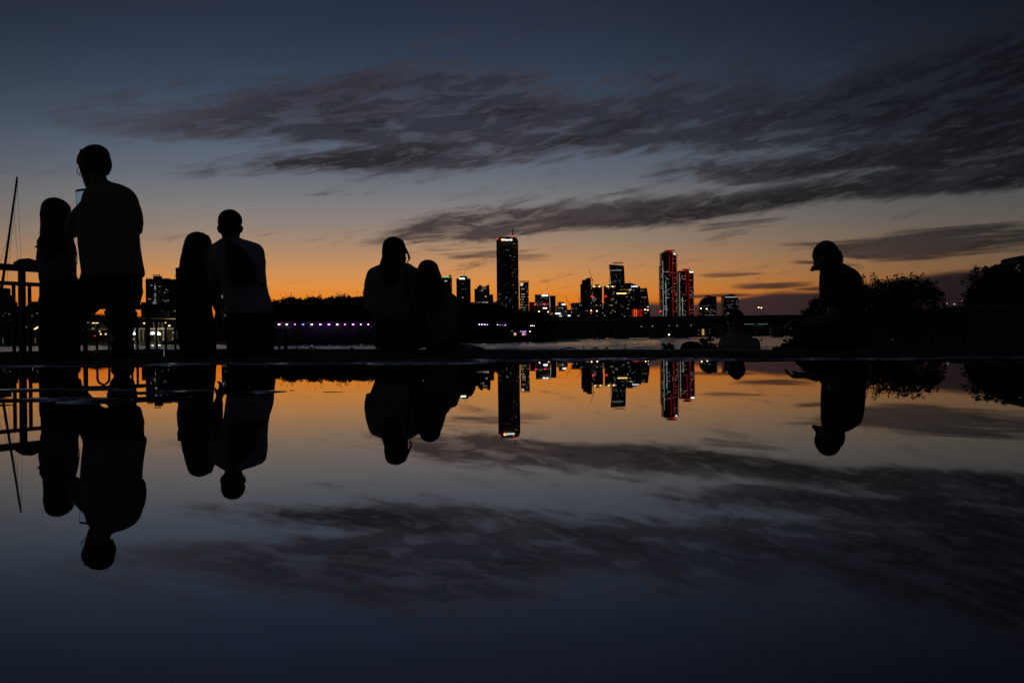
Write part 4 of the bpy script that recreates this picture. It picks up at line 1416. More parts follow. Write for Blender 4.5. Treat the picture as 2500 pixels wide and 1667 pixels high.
def railing(label, ends, tops, posts, bars, arches, base_z, cap=None):
    """ends = [(px, d), (px, d)]; tops = z of (top rail, second rail) at both ends; bars and posts by px"""
    (pa, da), (pb, db) = ends

    def P(px):
        # point on the railing's line seen at column px
        A, B = kerb_pt(pa, da), kerb_pt(pb, db)
        k = kerb_pt(px, 1.0)
        # intersect the ray (k.x * t, t) with A-B in plan
        dxx, dyy = B.x - A.x, B.y - A.y
        t = (A.x * dyy - A.y * dxx) / (k.x * dyy - dxx)
        s_ = ((k.x * t - A.x) * dxx + (t - A.y) * dyy) / (dxx * dxx + dyy * dyy)
        return Vector((k.x * t, t, 0)), s_
    A, B = kerb_pt(pa, da), kerb_pt(pb, db)
    ang = math.atan2(B.y - A.y, B.x - A.x)
    root_ = thing('iron_railing', label, 'railing', (A.x, A.y, base_z))
    L = (Vector((B.x, B.y)) - Vector((A.x, A.y))).length
    for name, (za, zb), h, w in (('top_rail', tops[0], .040, .06), ('lower_rail', tops[1], .025, .03)):
        mb_ = MB()
        n = Vector((-math.sin(ang), math.cos(ang), 0)) * w / 2
        pts = []
        for e, z in ((Vector((A.x, A.y, 0)), za), (Vector((B.x, B.y, 0)), zb)):
            for s_, hh in ((-1, 0), (1, 0), (1, h), (-1, h)):
                pts.append(tuple(e + n * s_ + Vector((0, 0, z - h + hh))))
        mb_.v = pts
        mb_.f = [(0, 1, 2, 3), (7, 6, 5, 4), (0, 4, 5, 1), (1, 5, 6, 2), (2, 6, 7, 3), (3, 7, 4, 0)]
        mb_.build(name, 'iron', root_)
    for px in posts:
        p, s_ = P(px)
        zt_ = tops[0][0] + (tops[0][1] - tops[0][0]) * s_
        MB().box((p.x, p.y, (base_z + zt_) / 2 - .012), (.034, .034, zt_ - base_z), ang).build('post', 'iron', root_)
    for px in bars:
        p, s_ = P(px)
        zt_ = tops[1][0] + (tops[1][1] - tops[1][0]) * s_ - .012
        MB().box((p.x, p.y, (base_z + zt_) / 2), (.017, .017, zt_ - base_z), ang).build('baluster', 'iron', root_)
    for p0, p1 in arches:
        a_, s0 = P(p0)
        b__, s1 = P(p1)
        zt_ = tops[1][0] + (tops[1][1] - tops[1][0]) * s0 - .034
        r = (b__ - a_).length / 2
        c = (a_ + b__) / 2
        dirv = (b__ - a_).normalized()
        pts = [Vector((a_.x, a_.y, base_z))] + [c - dirv * r * math.cos(t) + Vector((0, 0, zt_ - r * 1.1 + r * 1.1 * math.sin(t))) for t in [i * math.pi / 10 for i in range(11)]] + [Vector((b__.x, b__.y, base_z))]
        MB().tube(pts, .009, 8).build('arched_bar', 'iron', root_)
    if cap:
        px, w, h = cap
        p, s_ = P(px)
        zt_ = tops[0][0] + (tops[0][1] - tops[0][0]) * s_
        mb_ = MB()
        pr = [(-w * .32, 0), (-w * .32, h * .45), (0, h), (w * .68, h * .5), (w * .68, 0)]
        dv = Vector((math.cos(ang), math.sin(ang), 0))
        nv = Vector((-dv.y, dv.x, 0))
        mb_.extrude([Vector((p.x, p.y, zt_ - .003)) + dv * x + Vector((0, 0, z)) - nv * .05 for x, z in pr], nv * .10)
        mb_.build('post_cap', 'iron', root_)
    return root_


railing('near black iron railing with gabled post cap beside the boat mast', [(-260, 5.85), (165, 6.87)],
        [(.607, .605), (.496, .493)], (-190, 55), (-120, -80, -8, 34.6, 73.4, 108, 140), ((-42, -8.5),), .0, (62, .145, .048))
railing('lower black iron railing with arched bars behind the two couples', [(196, 7.6), (480, 7.95)],
        [(.385, .377), (.268, .266)], (208.5, 360.5), (279, 300, 322, 335.4, 382, 445, 460), ((237, 266), (405, 428)), .02)
# short rail stub right of the couple
root = thing('rail_stub', 'short low rail post at the end of the kerb beside the couple', 'railing', (kerb_pt(690, 7.9).x, 7.9, .02))
for px in (694.5, 699.5):
    p, q = at(px, 808, 7.9), at(px, 853, 7.9)
    MB().tube([(p.x, 7.9, .015), (p.x, 7.9, p.z)], .008, 8).build('post', 'iron', root)
p, q = at(672, 806, 7.9), at(702, 806.5, 7.9)
MB().tube([p, q], .011, 8).build('rail', 'iron', root)
MB().tube([at(672, 806, 7.9), at(671, 820, 7.9), at(675, 835, 7.9), at(682, 846, 7.9), at(683, 855, 7.9)], .008, 8).build('curved_leg', 'iron', root)
# small bollard on the kerb
c = at(859.5, 851, 7.78)
c.z = .012
mb = MB()
mb.loft([((c.x, c.y, .0), .016, .016), ((c.x, c.y, .006), .014, .014), ((c.x, c.y, .018), .0135, .0135), ((c.x, c.y, .021), .015, .015), ((c.x, c.y, .025), .011, .011)], 12)
tag(mb.build('mooring_stud', 'iron', smooth=False), 'small round iron stud standing alone on the stone kerb', 'bollard')

# ------------------------------------------------------------------ sailing boat, only its mast shows
D = 50
top_, foot_ = at(42, 432, D), at(-22, 836, D)
foot_.z = RIVER_Z + .9
root = thing('sailing_boat', 'sailing boat behind the railing with its thin leaning mast', 'boat', (foot_.x, D, RIVER_Z))
rotY = Matrix.Rotation(math.pi / 2, 3, 'Y')
MB().loft([((foot_.x - 3.6, D, RIVER_Z + .75), .12, .15, rotY), ((foot_.x - 2.6, D, RIVER_Z + .55), .5, .7, rotY), ((foot_.x, D, RIVER_Z + .4), .62, 1.1, rotY), ((foot_.x + 2.4, D, RIVER_Z + .5), .5, .95, rotY),
           ((foot_.x + 3.0, D, RIVER_Z + .55), .45, .85, rotY)], 14).build('hull', 'white_metal', root)
MB().box((foot_.x + .3, D, RIVER_Z + 1.05), (2.4, 1.1, .4), 0, .8).build('cabin', 'white_metal', root)
MB().tube([foot_, foot_.lerp(top_, .5), top_], [.075, .07, .045], 8).build('mast', 'dark_metal', root)
for pa, pb in (((43.5, 440), (9, 760)), ((33, 500), (60, 860)), ((42, 436), (62, 870)), ((16, 590), (-40, 760))):
    MB().tube([at(*pa, D), at(*pb, D)], .007, 5).build('stay', 'dark_metal', root)
MB().tube([at(-2, 760, D), at(-130, 775, D)], .05, 6).build('boom', 'dark_metal', root)

# ------------------------------------------------------------------ hand rail of the steps on the right
root = thing('stair_handrail', 'dark metal handrail climbing the grassy slope at the right', 'railing', (at(2340, 850, 12).x, 12, -.6))
L0, L1 = at(2240, 822, 11.5), at(2640, 690, 13)
for off, r in ((0, .02), (-.11, .014)):
    MB().tube([L0 + Vector((0, 0, off)), L1 + Vector((0, 0, off))], r, 8).build('rail', 'iron', root)
for k in range(9):
    p = L0.lerp(L1, k / 8)
    MB().tube([(p.x, p.y, -.7), (p.x, p.y, p.z)], .014, 8).build('post', 'iron', root)
for px, py, d, r, mt_, lab in ((2312, 741, 60, .045, 'w_cool', 'greenish lamp on the hill path between bush and tree'), (2330, 742.6, 62, .05, 'w_white', 'white lamp on the hill path between bush and tree'),
                               (2348.5, 735, 64, .04, 'w_white', 'higher white lamp on the hill path beside the tree'), (2154, 744.6, 23.4, .006, 'l_redline', 'tiny red lamp glowing inside the thicket'),
                               (2179, 827.6, 15, .004, 'w_white', 'tiny white marker lamp low on the slope')):
    h = at(px, py, d)
    root = thing('path_light', lab, 'lamp', (h.x, d, h.z - .5))
    MB().tube([(h.x, d + r * 1.5, h.z - .9), (h.x, d + r * 1.5, h.z + r)], r * .5, 6).build('pole', 'dark_metal', root)
    MB().ball(h, r, 8).build('lamp_glass', mt_, root)


# ------------------------------------------------------------------ trees and shrubs
def leaf_mesh(name, blobs, n, size, seed, wild=0.25, flat=0.6):
    """crown: leaf faces gathered in clumps inside several ellipsoids [(centre, radii)]"""
    r = random.Random(seed)
    v, f = [], []
    vol = [b_[1][0] * b_[1][1] * b_[1][2] for b_ in blobs]
    tot = sum(vol)
    for (c, rad), vo in zip(blobs, vol):
        k = max(8, int(n * vo / tot))
        clumps = max(3, k // 22)
        for _ in range(clumps):
            while True:
                q = Vector((r.uniform(-1, 1), r.uniform(-1, 1), r.uniform(-1, 1)))
                if 0.15 < q.length < 1:
                    break
            q = q * (0.75 + 0.25 * r.random()) * (1 + r.uniform(-wild, wild))
            cc = Vector((c[0] + q.x * rad[0], c[1] + q.y * rad[1], c[2] + q.z * rad[2]))
            cr_ = min(rad) * r.uniform(.14, .34)
            for _ in range(22):
                p = cc + Vector((r.gauss(0, 1), r.gauss(0, 1), r.gauss(0, flat))) * cr_ * .6
                a = Vector((r.uniform(-1, 1), r.uniform(-1, 1), r.uniform(-.6, .6))).normalized()
                b2 = a.cross(Vector((r.uniform(-1, 1), r.uniform(-1, 1), r.uniform(-1, 1)))).normalized()
                s_ = size * r.uniform(.6, 1.3)
                i = len(v)
                v += [tuple(p - a * s_), tuple(p + b2 * s_ * .45), tuple(p + a * s_), tuple(p - b2 * s_ * .45)]
                f.append((i, i + 1, i + 2, i + 3))
    me_ = bpy.data.meshes.new(name)
    me_.from_pydata(v, [], f)
    return me_


def tree_proto(seed, h=18.0):
    r = random.Random(seed)
    blobs = [((0, 0, h * .62), (h * .24, h * .24, h * .27))]
    for k in range(7):
        a = k / 7 * 6.28 + r.random()
        rr_ = h * r.uniform(.12, .20)
        blobs.append(((math.cos(a) * rr_, math.sin(a) * rr_, h * r.uniform(.42, .82)), (h * r.uniform(.10, .16),) * 2 + (h * r.uniform(.09, .15),)))
    crown = leaf_mesh('crown', blobs, 5200, h * .026, seed, .08, .9)
    tb = MB()
    tb.tube([(0, 0, -1.5), (.15, .1, h * .2), (0, .2, h * .42), (.1, 0, h * .7)], [h * .022, h * .018, h * .012, h * .004], 8)
    for k in range(6):
        a = k * 1.05 + r.random()
        z0 = h * r.uniform(.25, .45)
        tb.tube([(0, 0, z0), (math.cos(a) * h * .1, math.sin(a) * h * .1, z0 + h * .12), (math.cos(a) * h * .19, math.sin(a) * h * .19, z0 + h * .22)], [h * .009, h * .006, h * .002], 6)
    return crown, tb.mesh('trunk')


protos = [tree_proto(s_) for s_ in (3, 14, 25, 36)]
for c_, t_ in protos:
    c_.materials.append(M['leaf_dark'])
    t_.materials.append(M['bark'])


def far_tree(px, py_top, d, k, lab, group, wide=1.0, gz=None):
    p = at(px, py_top, d)
    g_ = GZ if gz is None else gz
    s_ = (p.z - g_) / (18 * .93)
    root_ = thing('tree', lab, 'tree', (p.x, d, g_), group)
    root_.scale = (s_ * wide, s_ * wide, s_)
    root_.rotation_euler.z = RND.uniform(0, 6.28)
    for nm, me_ in (('trunk', protos[k % 4][1]), ('crown', protos[k % 4][0])):
        o = bpy.data.objects.new(nm, me_)
        COL.objects.link(o)
        o.parent = root_


TL = [(646, 738), (661, 732), (676, 730), (690, 725), (706, 718.5), (718, 720), (730, 730), (745, 722.5), (760, 718), (775, 717), (789, 723), (801, 727), (813, 719), (824, 716), (840, 717), (853, 719.5),
      (866, 716.5), (880, 719), (892, 719), (908, 720), (926, 722), (945, 724), (965, 724), (985, 726), (1005, 726), (1025, 727), (1045, 729), (1065, 728), (1085, 727), (1104, 728), (1122, 735), (1140, 737),
      (1152, 733), (1168, 738), (1184, 740), (1202, 733), (1212, 733), (1228, 742), (1246, 748), (1264, 750), (1284, 752), (1304, 757), (1324, 762), (1345, 766)]
for k, (px, py) in enumerate(TL):
    far_tree(px, py, 405 + (k * 7) % 19, k, 'dark leafy tree in the wood along the far bank', 'trees of the wood on the far bank', RND.uniform(.75, 1.05))
for k, (px, py) in enumerate(((612, 738), (630, 742), (598, 746), (580, 752))):
    far_tree(px, py, 440, k, 'dark leafy tree in the wood along the far bank', 'trees of the wood on the far bank')
for k in range(17):
    far_tree(186 + k * 17 + RND.uniform(-4, 4), 767 + RND.uniform(-2, 3), 700, k, 'low dark tree behind the floating restaurant', 'trees behind the floating restaurant', RND.uniform(1.2, 1.6))
for k, (px, py) in enumerate(((1395, 770), (1372, 769), (2012, 742), (2060, 742))):
    far_tree(px, py, 620, k, 'small dark tree standing near the bridge end', 'trees near the bridge ends', 1.2)


def shrub(name, lab, cat, blobs_px, d, n, size, seed, depth=.7, stems=5, group=None, gz=-.9, mat='leaf'):
    """blobs_px = [(px, py, rx_px, ry_px)] at distance d"""
    sc = d / F_PX
    bl = []
    rr_ = random.Random(seed)
    for px, py, rx, ry in blobs_px:
        c = at(px, py, d + rr_.uniform(-.3, .3) * depth)
        bl.append(((c.x, c.y, c.z), (rx * sc, max(rx, ry) * sc * depth, ry * sc)))
    cx_ = sum(b_[0][0] for b_ in bl) / len(bl)
    root_ = thing(name, lab, cat, (cx_, d, gz), group)
    me_ = leaf_mesh('crown', bl, n, size, seed, .2, .8)
    link('crown' if cat == 'tree' else 'foliage', me_, mat, root_)
    tb = MB()
    lo_ = [(c, r) for c, r in bl]
    for i in range(stems):
        c, r = lo_[i % len(lo_)]
        x0_ = cx_ + (c[0] - cx_) * .5 + rr_.uniform(-.1, .1)
        rad = .012 * d / 12
        tb.tube([(x0_, d, gz - .3), ((x0_ + c[0]) / 2, d + rr_.uniform(-.1, .1), (gz + c[2]) / 2), (c[0], c[1], c[2]), (c[0] + r[0] * rr_.uniform(-.5, .5), c[1], c[2] + r[2] * .6)], [rad * 1.6, rad, rad * .6, rad * .25], 6)
    tb.build('trunk' if cat == 'tree' else 'stems', 'bark', root_)
    return root_


shrub('thicket', 'wide leafy thicket behind the man in the cap', 'shrub', [(2110, 720, 40, 38), (2150, 730, 55, 45), (2200, 720, 60, 48), (2250, 725, 40, 50), (2285, 735, 22, 45), (2170, 790, 110, 50), (2290, 780, 28, 40), (2310, 790, 40, 34), (2345, 790, 40, 36),
      (2060, 760, 50, 60), (2100, 700, 25, 22), (2230, 700, 30, 26)], 25, 30000, .035, 5, .8, 12)
# vine shoots sticking out of the thicket top
vr = random.Random(9)
vines = MB()
lv = MB()
for i in range(46):
    px = 2098 + i * 4.6
    base = at(px, 690 + vr.uniform(-4, 14) + max(0, px - 2240) * .5, 25)
    hgt = vr.uniform(.05, .24)
    tipv = base + Vector((vr.uniform(-.12, .12), 0, hgt))
    mid = base.lerp(tipv, .6) + Vector((vr.uniform(-.03, .03), 0, .03))
    vines.tube([base - Vector((0, 0, .15)), mid, tipv], [.008, .006, .003], 5)
    for t in range(4):
        q = mid.lerp(tipv, t / 3) + Vector((vr.uniform(-.05, .05), vr.uniform(-.05, .05), vr.uniform(-.03, .03)))
        s_ = vr.uniform(.02, .045)
        aa = vr.uniform(0, 6.28)
        k0 = len(lv.v)
        u_, w_ = Vector((math.cos(aa), .3, math.sin(aa))) * s_, Vector((-math.sin(aa), .2, math.cos(aa))) * s_ * .6
        lv.v += [tuple(q - u_), tuple(q + w_), tuple(q + u_), tuple(q - w_)]
        lv.f.append((k0, k0 + 1, k0 + 2, k0 + 3))
root = thing('vine', 'straggling vine shoots along the top of the thicket', 'vine', (at(2200, 690, 25).x, 25, 1.0))
vines.build('shoots', 'bark', root)
lv.build('leaves', 'leaf', root, kind='stuff')
shrub('broad_tree', 'dense dark tree on the slope below the hillside apartments', 'tree', [(2400, 700, 50, 50), (2385, 740, 38, 45), (2440, 690, 55, 45), (2490, 700, 60, 55), (2430, 740, 70, 50), (2405, 660, 26, 20), (2440, 652, 20, 12),
      (2470, 668, 30, 18), (2550, 700, 60, 60), (2500, 770, 90, 50)], 40, 30000, .06, 6, .8, 10)
shrub('low_bush', 'leafy bush between the capped man and the thicket', 'shrub', [(1985, 765, 28, 34), (1968, 785, 26, 24), (2000, 735, 14, 16), (2005, 800, 40, 40), (1960, 805, 30, 25)], 16, 5200, .028, 7, .8, 6)
shrub('low_bush', 'sparse leafy bush above the kerb beside the domed hat', 'shrub', [(1630, 846, 20, 15), (1645, 850, 18, 12), (1668, 852, 12, 8), (1620, 856, 14, 10), (1640, 890, 30, 30), (1640, 940, 32, 35)], 10.5, 2600, .018, 8, .8, 6, None, -1.0)
shrub('low_bush', 'leafy bush between the domed hat and the pale shirted person', 'shrub', [(1728, 842, 24, 20), (1715, 834, 14, 12), (1745, 850, 18, 12), (1735, 826, 12, 8), (1732, 895, 22, 30), (1732, 945, 24, 34)], 10.6, 3200, .018, 9, .8, 6, None, -1.0)
shrub('low_bush', 'creeping leafy bush on the bank left of the capped man', 'shrub', [(1905, 852, 24, 12), (1925, 842, 26, 16), (1950, 832, 28, 18), (1890, 858, 18, 8), (1925, 890, 40, 30), (1925, 930, 44, 34)], 11.5, 6000, .02, 10, .8, 6, None, -1.0)
root = thing('bare_twig', 'bare branching twig rising behind the pale shirted person', 'plant', (at(1853, 850, 10.4).x, 10.4, -.9))
tw = MB()
tw.tube([at(1848, 875, 10.4), at(1851, 850, 10.4), at(1857, 828, 10.4)], [.006, .005, .002], 5)
for (ax, ay), (bx, by) in (((1851, 848), (1862, 834)), ((1853, 840), (1849, 824)), ((1854, 834), (1863, 824)), ((1857, 840), (1866, 838)), ((1852, 844), (1845, 834)), ((1860, 836), (1861, 826))):
    tw.tube([at(ax, ay, 10.4), at(bx, by, 10.4)], [.004, .0015], 5)
tw.build('branches', 'bark', root)


# ------------------------------------------------------------------ people
SKULL = [(0.00, .09, .30, .08), (.05, .16, .35, -.02), (.14, .22, .37, -.14), (.24, .26, .365, -.27), (.34, .29, .36, -.36), (.46, .315, .365, -.43), (.58, .325, .375, -.46),
         (.70, .32, .36, -.46), (.80, .295, .31, -.43), (.89, .24, .22, -.36), (.96, .14, .08, -.24), (1.0, .04, -.03, -.12)]
SHORT = [(.20, .20, -.24, -.36), (.30, .27, -.17, -.43), (.40, .315, -.11, -.475), (.50, .338, .02, -.505), (.61, .352, .25, -.53), (.72, .362, .40, -.55), (.82, .345, .40, -.53), (.91, .30, .34, -.46),
         (.99, .22, .22, -.36), (1.05, .10, .05, -.2)]


def head_matrix(c, H, yaw, pitch, roll=0.0):
    return Matrix.Translation(c) @ Matrix.Rotation(yaw, 4, 'Z') @ Matrix.Rotation(-pitch, 4, 'X') @ Matrix.Rotation(roll, 4, 'Y') @ Matrix.Scale(H, 4) @ Matrix.Translation((0, .05, -.5))


def rings_of(table):
    return [((0, (f + b_) / 2, z), w, (f - b_) / 2) for z, w, f, b_ in table]


def head(mb, mat):
    h = MB()
    h.loft(rings_of(SKULL), 20, 2.2)
    h.loft([((0, .36, .54), .035, .04), ((0, .40, .46), .045, .06), ((0, .43, .39), .06, .07), ((0, .41, .345), .055, .055)], 10)     # nose
    for s_ in (-1, 1):
        h.loft([((s_ * .335, -.03, .33), .02, .03), ((s_ * .35, -.05, .40), .03, .07), ((s_ * .37, -.06, .49), .03, .09), ((s_ * .36, -.05, .55), .025, .06)], 10)   # ears
        h.ball((s_ * .13, .345, .50), .05, 8)                                                                   # eyelids
        h.loft([((s_ * .05, .37, .565), .05, .03), ((s_ * .14, .36, .575), .06, .03), ((s_ * .21, .32, .56), .04, .03)], 8)      # brow
    h.loft([((0, .375, .20), .075, .03), ((0, .39, .225), .085, .035), ((0, .375, .25), .07, .03)], 10)          # lips
    h.loft([((0, -.10, .30), .20, .2), ((0, -.14, .08), .20, .19), ((0, -.17, -.16), .22, .20), ((0, -.2, -.3), .28, .24)], 16)  # neck
    h.moved(mat)
    mb.join(h)
    return mb


def hand(mb, w, d, up, size=.18, curl=.5, thumb=1):
    """palm, four bent fingers of different lengths and a thumb leaving the side of the palm"""
    w, d, up = Vector(w), Vector(d).normalized(), Vector(up)
    side = d.cross(up).normalized()
    up = side.cross(d).normalized()
    rot = Matrix((side, up, d)).transposed()
    L = size * .5
    mb.loft([(w - d * .02, .024, .018, rot), (w + d * L * .35, .036, .016, rot), (w + d * L * .85, .041, .014, rot), (w + d * L, .038, .012, rot)], 12, 2.6)
    for k, (o, ln) in enumerate(((-.030, .40), (-.010, .47), (.010, .44), (.029, .34))):
        p0 = w + d * L * .92 + side * o
        l_ = size * ln
        a1, a2, a3 = curl * .5, curl * 1.2, curl * 1.9
        pts = [p0]
        for fr_, an in ((.42, a1), (.32, a2), (.26, a3)):
            pts.append(pts[-1] + (d * math.cos(an) - up * math.sin(an)) * l_ * fr_)
        mb.tube(pts, [.0088, .0085, .0078, .0062], 8)
    t0 = w + d * L * .25 + side * .030 * thumb
    t1 = t0 + (d * .7 + side * thumb * .75 - up * .2).normalized() * size * .19
    t2 = t1 + (d * .95 + side * thumb * .15 - up * .45).normalized() * size * .17
    mb.tube([t0 - side * thumb * .012, t0, t1, t2], [.013, .0125, .0105, .0075], 8)


def foot(mb, a, d, L=.25, w=.048):
    """shoe or foot below ankle point a, toes towards d"""
    a, d = Vector(a), Vector((d[0], d[1], 0)).normalized()
    ang = math.atan2(d.y, d.x)
    rot = Matrix.Rotation(ang, 3, 'Z') @ Matrix.Rotation(math.pi / 2, 3, 'Y')
    z = a.z
    pr = [(-.07, .030, .035, .045), (-.04, .036, .044, .05), (.03, .036, .042, .045), (.09, .030, .050, .033), (.15, .024, .048, .026), (.185, .014, .030, .018)]
    mb.loft([(a + d * t + Vector((0, 0, -.055 + h * .55)), hh, ww, rot) for t, hh, ww, h in pr], 12, 2.4)


def rows(rws, d):
    """garment or torso cross-sections [(py, x_left, x_right, half depth, dy)] as world rings"""
    out = []
    for r in rws:
        py, xl, xr, ry = r[:4]
        dy = r[4] if len(r) > 4 else 0.0
        a, b_ = at(xl, py, d + dy), at(xr, py, d + dy)
        c = (a + b_) / 2
        out.append((c, (b_ - a).length / 2, ry))
    return out


def shrunk(rings, k):
    return [(c, rx * k, ry * k) for c, rx, ry in rings]


def wrinkle(mb, amp=.006, sc=9.0):
    out = []
    for p in mb.v:
        q = Vector(p)
        n = mnoise.noise_vector(q * sc) * amp + mnoise.noise_vector(q * sc * 2.6) * amp * .45
        out.append(tuple(q + n))
    mb.v = out
    return mb


def strands(mb, pts, n, spread, seed, r=.0035, ln=.10):
    """loose hair tips"""
    g = random.Random(seed)
    for p in pts:
        for _ in range(n):
            a = Vector(p) + Vector((g.gauss(0, spread), g.gauss(0, spread * .6), g.gauss(0, spread * .6)))
            b_ = a + Vector((g.gauss(0, .012), g.gauss(0, .01), -ln * g.uniform(.5, 1.1)))
            mb.tube([a + Vector((0, 0, .05)), a, a.lerp(b_, .5) + Vector((g.gauss(0, .005), 0, 0)), b_], [r * 1.5, r * 1.2, r, r * .4], 5)


def clump_hair(c, top_r, hairline_z):
    pass


class Person:
    def __init__(s, label, d, px, base_z):
        s.d = d
        s.root = thing('person', label, 'person', (kerb_pt(px, d).x, d, base_z))
        s.body = MB()

    def P(s, px, py, dy=0.0):
        return at(px, py, s.d + dy)

    def Z(s, px, z, dy=0.0):
        p = kerb_pt(px, s.d)
        return Vector((p.x, s.d + dy, z))

    def limb(s, mb, pts, radii, seg=14):
        mb.tube(pts, radii, seg)

    def garment(s, name, mb, mat, voxel=.010, wr=.005, it=2):
        wrinkle(mb, wr)
        o = mb.build(name, mat, s.root, smooth=True)
        return solid(o, voxel, it)

    def finish(s, voxel=.0072):
        o = s.body.build('body', 'skin', s.root, smooth=True)
        return solid(o, voxel, 2)


def smooth_path(pts, radii, n=4):
    """resample a limb so that joints bend softly"""
    P_, R_ = [], []
    pts = [Vector(p) for p in pts]
    for i in range(len(pts) - 1):
        p0, p1, p2, p3 = pts[max(0, i - 1)], pts[i], pts[i + 1], pts[min(len(pts) - 1, i + 2)]
        for k in range(n):
            t = k / n
            a = p1 + (p2 - p0) * .5 * t + (p0 * 2 - p1 * 5 + p2 * 4 - p3) * .5 * t * t + (p1 * 3 - p0 - p2 * 3 + p3) * .5 * t ** 3
            b_ = p1.lerp(p2, t)
            P_.append(a.lerp(b_, .45))
            R_.append(radii[i] + (radii[i + 1] - radii[i]) * t)
    P_.append(pts[-1])
    R_.append(radii[-1])
    return P_, R_


def limb(mb, pts, radii, seg=14, grow=1.0, add=0.0):
    a, r = smooth_path(pts, radii)
    mb.ball(a[0], r[0] * grow * .97, 10)
    mb.tube(a, [q * grow + add for q in r], seg)


# ---- man taking a picture, foot wide apart ------------------------------------------------
p = Person('tall man in khaki tee shirt raising a phone, seen from behind', 6.0, 262, TER_Z)
T = rows([(440, 236, 266, .06, .02), (446, 228, 276, .075, .01), (453, 221, 300, .095), (462, 213, 318, .11), (475, 206, 330, .125), (492, 202, 337, .135), (520, 198, 339, .14), (560, 193, 336, .14),
          (600, 194, 339, .14), (640, 199, 345, .145), (664, 203, 350, .15), (676, 203, 349, .15)], 6.0)
shirt = MB().loft(T, 24, 2.3)
SHL, SHR = p.P(224, 500), p.P(310, 494)
ELL, ELR = p.P(174, 566, .06), p.P(336, 551, .06)
WRL, WRR = p.P(184, 543, .27), p.P(222, 540, .30)
limb(shirt, [SHL, p.P(199, 526, .02), p.P(174, 563, .05)], [.062, .060, .056])
limb(shirt, [SHR, p.P(324, 518, .02), p.P(332, 546, .04)], [.068, .055, .046])
p.garment('tee_shirt', shirt, 'tee_khaki', .010, .005)
limb(p.body, [SHL, ELL, WRL], [.055, .045, .028], 14)
limb(p.body, [SHR, p.P(333, 560, .08), WRR], [.055, .042, .028], 14)
p.body.loft(shrunk(T, .86), 20)
trous = MB().loft(rows([(655, 205, 345, .13), (690, 198, 344, .14), (715, 196, 343, .14), (735, 202, 338, .12), (746, 214, 332, .10)], 6.0), 22, 2.4)
LEGR = [p.P(300, 705), p.P(295, 760), p.P(298, 815, -.02), p.P(299, 900), p.Z(299, TER_Z + .06)]
LEGL = [p.P(236, 700), p.P(198, 748, .06), p.P(166, 800, .16), p.P(168, 880, .16), p.Z(166, TER_Z + .06, .14)]
limb(trous, LEGR, [.12, .10, .070, .062, .058])
limb(trous, LEGL, [.11, .09, .078, .070, .060])
p.garment('trousers', trous, 'cloth_black', .011, .005)
limb(p.body, LEGR, [.10, .08, .055, .05, .04])
limb(p.body, LEGL, [.10, .085, .06, .05, .04])
sh = MB()
foot(sh, p.Z(299, TER_Z + .06), (-.1, 1))
p.garment('shoe', sh, 'rubber', .008, .0)
sh = MB()
foot(sh, p.Z(166, TER_Z + .06, .14), (-.4, 1))
p.garment('shoe', sh, 'rubber', .008, .0)
HM = head_matrix(p.P(231, 409, .01), .240, math.radians(48), math.radians(20))
head(p.body, HM)
hand(p.body, WRL, (.25, .25, .9), (.2, -1, .1), .17, .9, 1)
hand(p.body, WRR, (-.35, .25, .85), (-.1, -1, .1), .17, .9, -1)
hair = MB().loft(rings_of(SHORT), 22, 2.2).moved(HM)
hr = random.Random(4)
for i in range(60):     # tousled top
    a, t = hr.uniform(0, 6.28), hr.uniform(.1, 1)
    q = Vector((math.cos(a) * .30 * t, -.07 + math.sin(a) * .42 * t, .80 + .22 * (1 - t * t)))
    e = q + Vector((hr.gauss(0, .05), hr.gauss(-.01, .05), .035 + hr.random() * .03))
    hair.tube([HM @ q, HM @ (q.lerp(e, .5) + Vector((0, 0, .02))), HM @ e], [.010, .007, .003], 5)
p.garment('hair', hair, 'hair', .0065, .004, 1)
gl = MB()
for s_ in (-1, 1):
    pts = [HM @ Vector((s_ * .145 + math.cos(t) * .08, .375, .49 + math.sin(t) * .055)) for t in [i * math.pi / 6 for i in range(13)]]
    gl.tube(pts, .0022, 6)
    gl.tube([HM @ Vector((s_ * .235, .40, .51)), HM @ Vector((s_ * .34, .22, .515)), HM @ Vector((s_ * .372, -.04, .52))], .0022, 6)
gl.tube([HM @ Vector((-.055, .41, .50)), HM @ Vector((0, .45, .51)), HM @ Vector((.055, .41, .50))], .0022, 6)
gl.build('glasses', 'iron', p.root)
p.finish()
# phone in his hands
pc = at(199, 489, 6.33)
pm = Matrix.Translation(pc) @ Matrix.Rotation(math.radians(-6), 4, 'Y') @ Matrix.Rotation(math.radians(-8), 4, 'X')
root = thing('phone', 'phone with glowing screen held up by the man in khaki', 'phone', tuple(pc))


def rounded(w, h, r, n=5):
    out = []
    for cx_, cz_, a0 in ((w / 2 - r, h / 2 - r, 0), (-w / 2 + r, h / 2 - r, 90), (-w / 2 + r, -h / 2 + r, 180), (w / 2 - r, -h / 2 + r, 270)):
        for i in range(n):
            a = math.radians(a0 + 90 * i / (n - 1))
            out.append((cx_ + r * math.cos(a), cz_ + r * math.sin(a)))
    return out


MB().extrude([(x, .004, z) for x, z in rounded(.074, .152, .012)], (0, .008, 0)).moved(pm).build('case', 'dark_metal', root)
MB().extrude([(x, .002, z - .004) for x, z in rounded(.066, .128, .006)], (0, .0015, 0)).moved(pm).build('screen', 'screen', root)
lens = MB()
for x, z in ((.02, .055), (.02, .035), (.004, .045)):
    lens.loft([((x, .012, z), .007, .007, Matrix.Rotation(math.pi / 2, 3, 'X')), ((x, .014, z), .007, .007, Matrix.Rotation(math.pi / 2, 3, 'X'))], 10)
lens.moved(pm).build('camera_lenses', 'dark_metal', root)

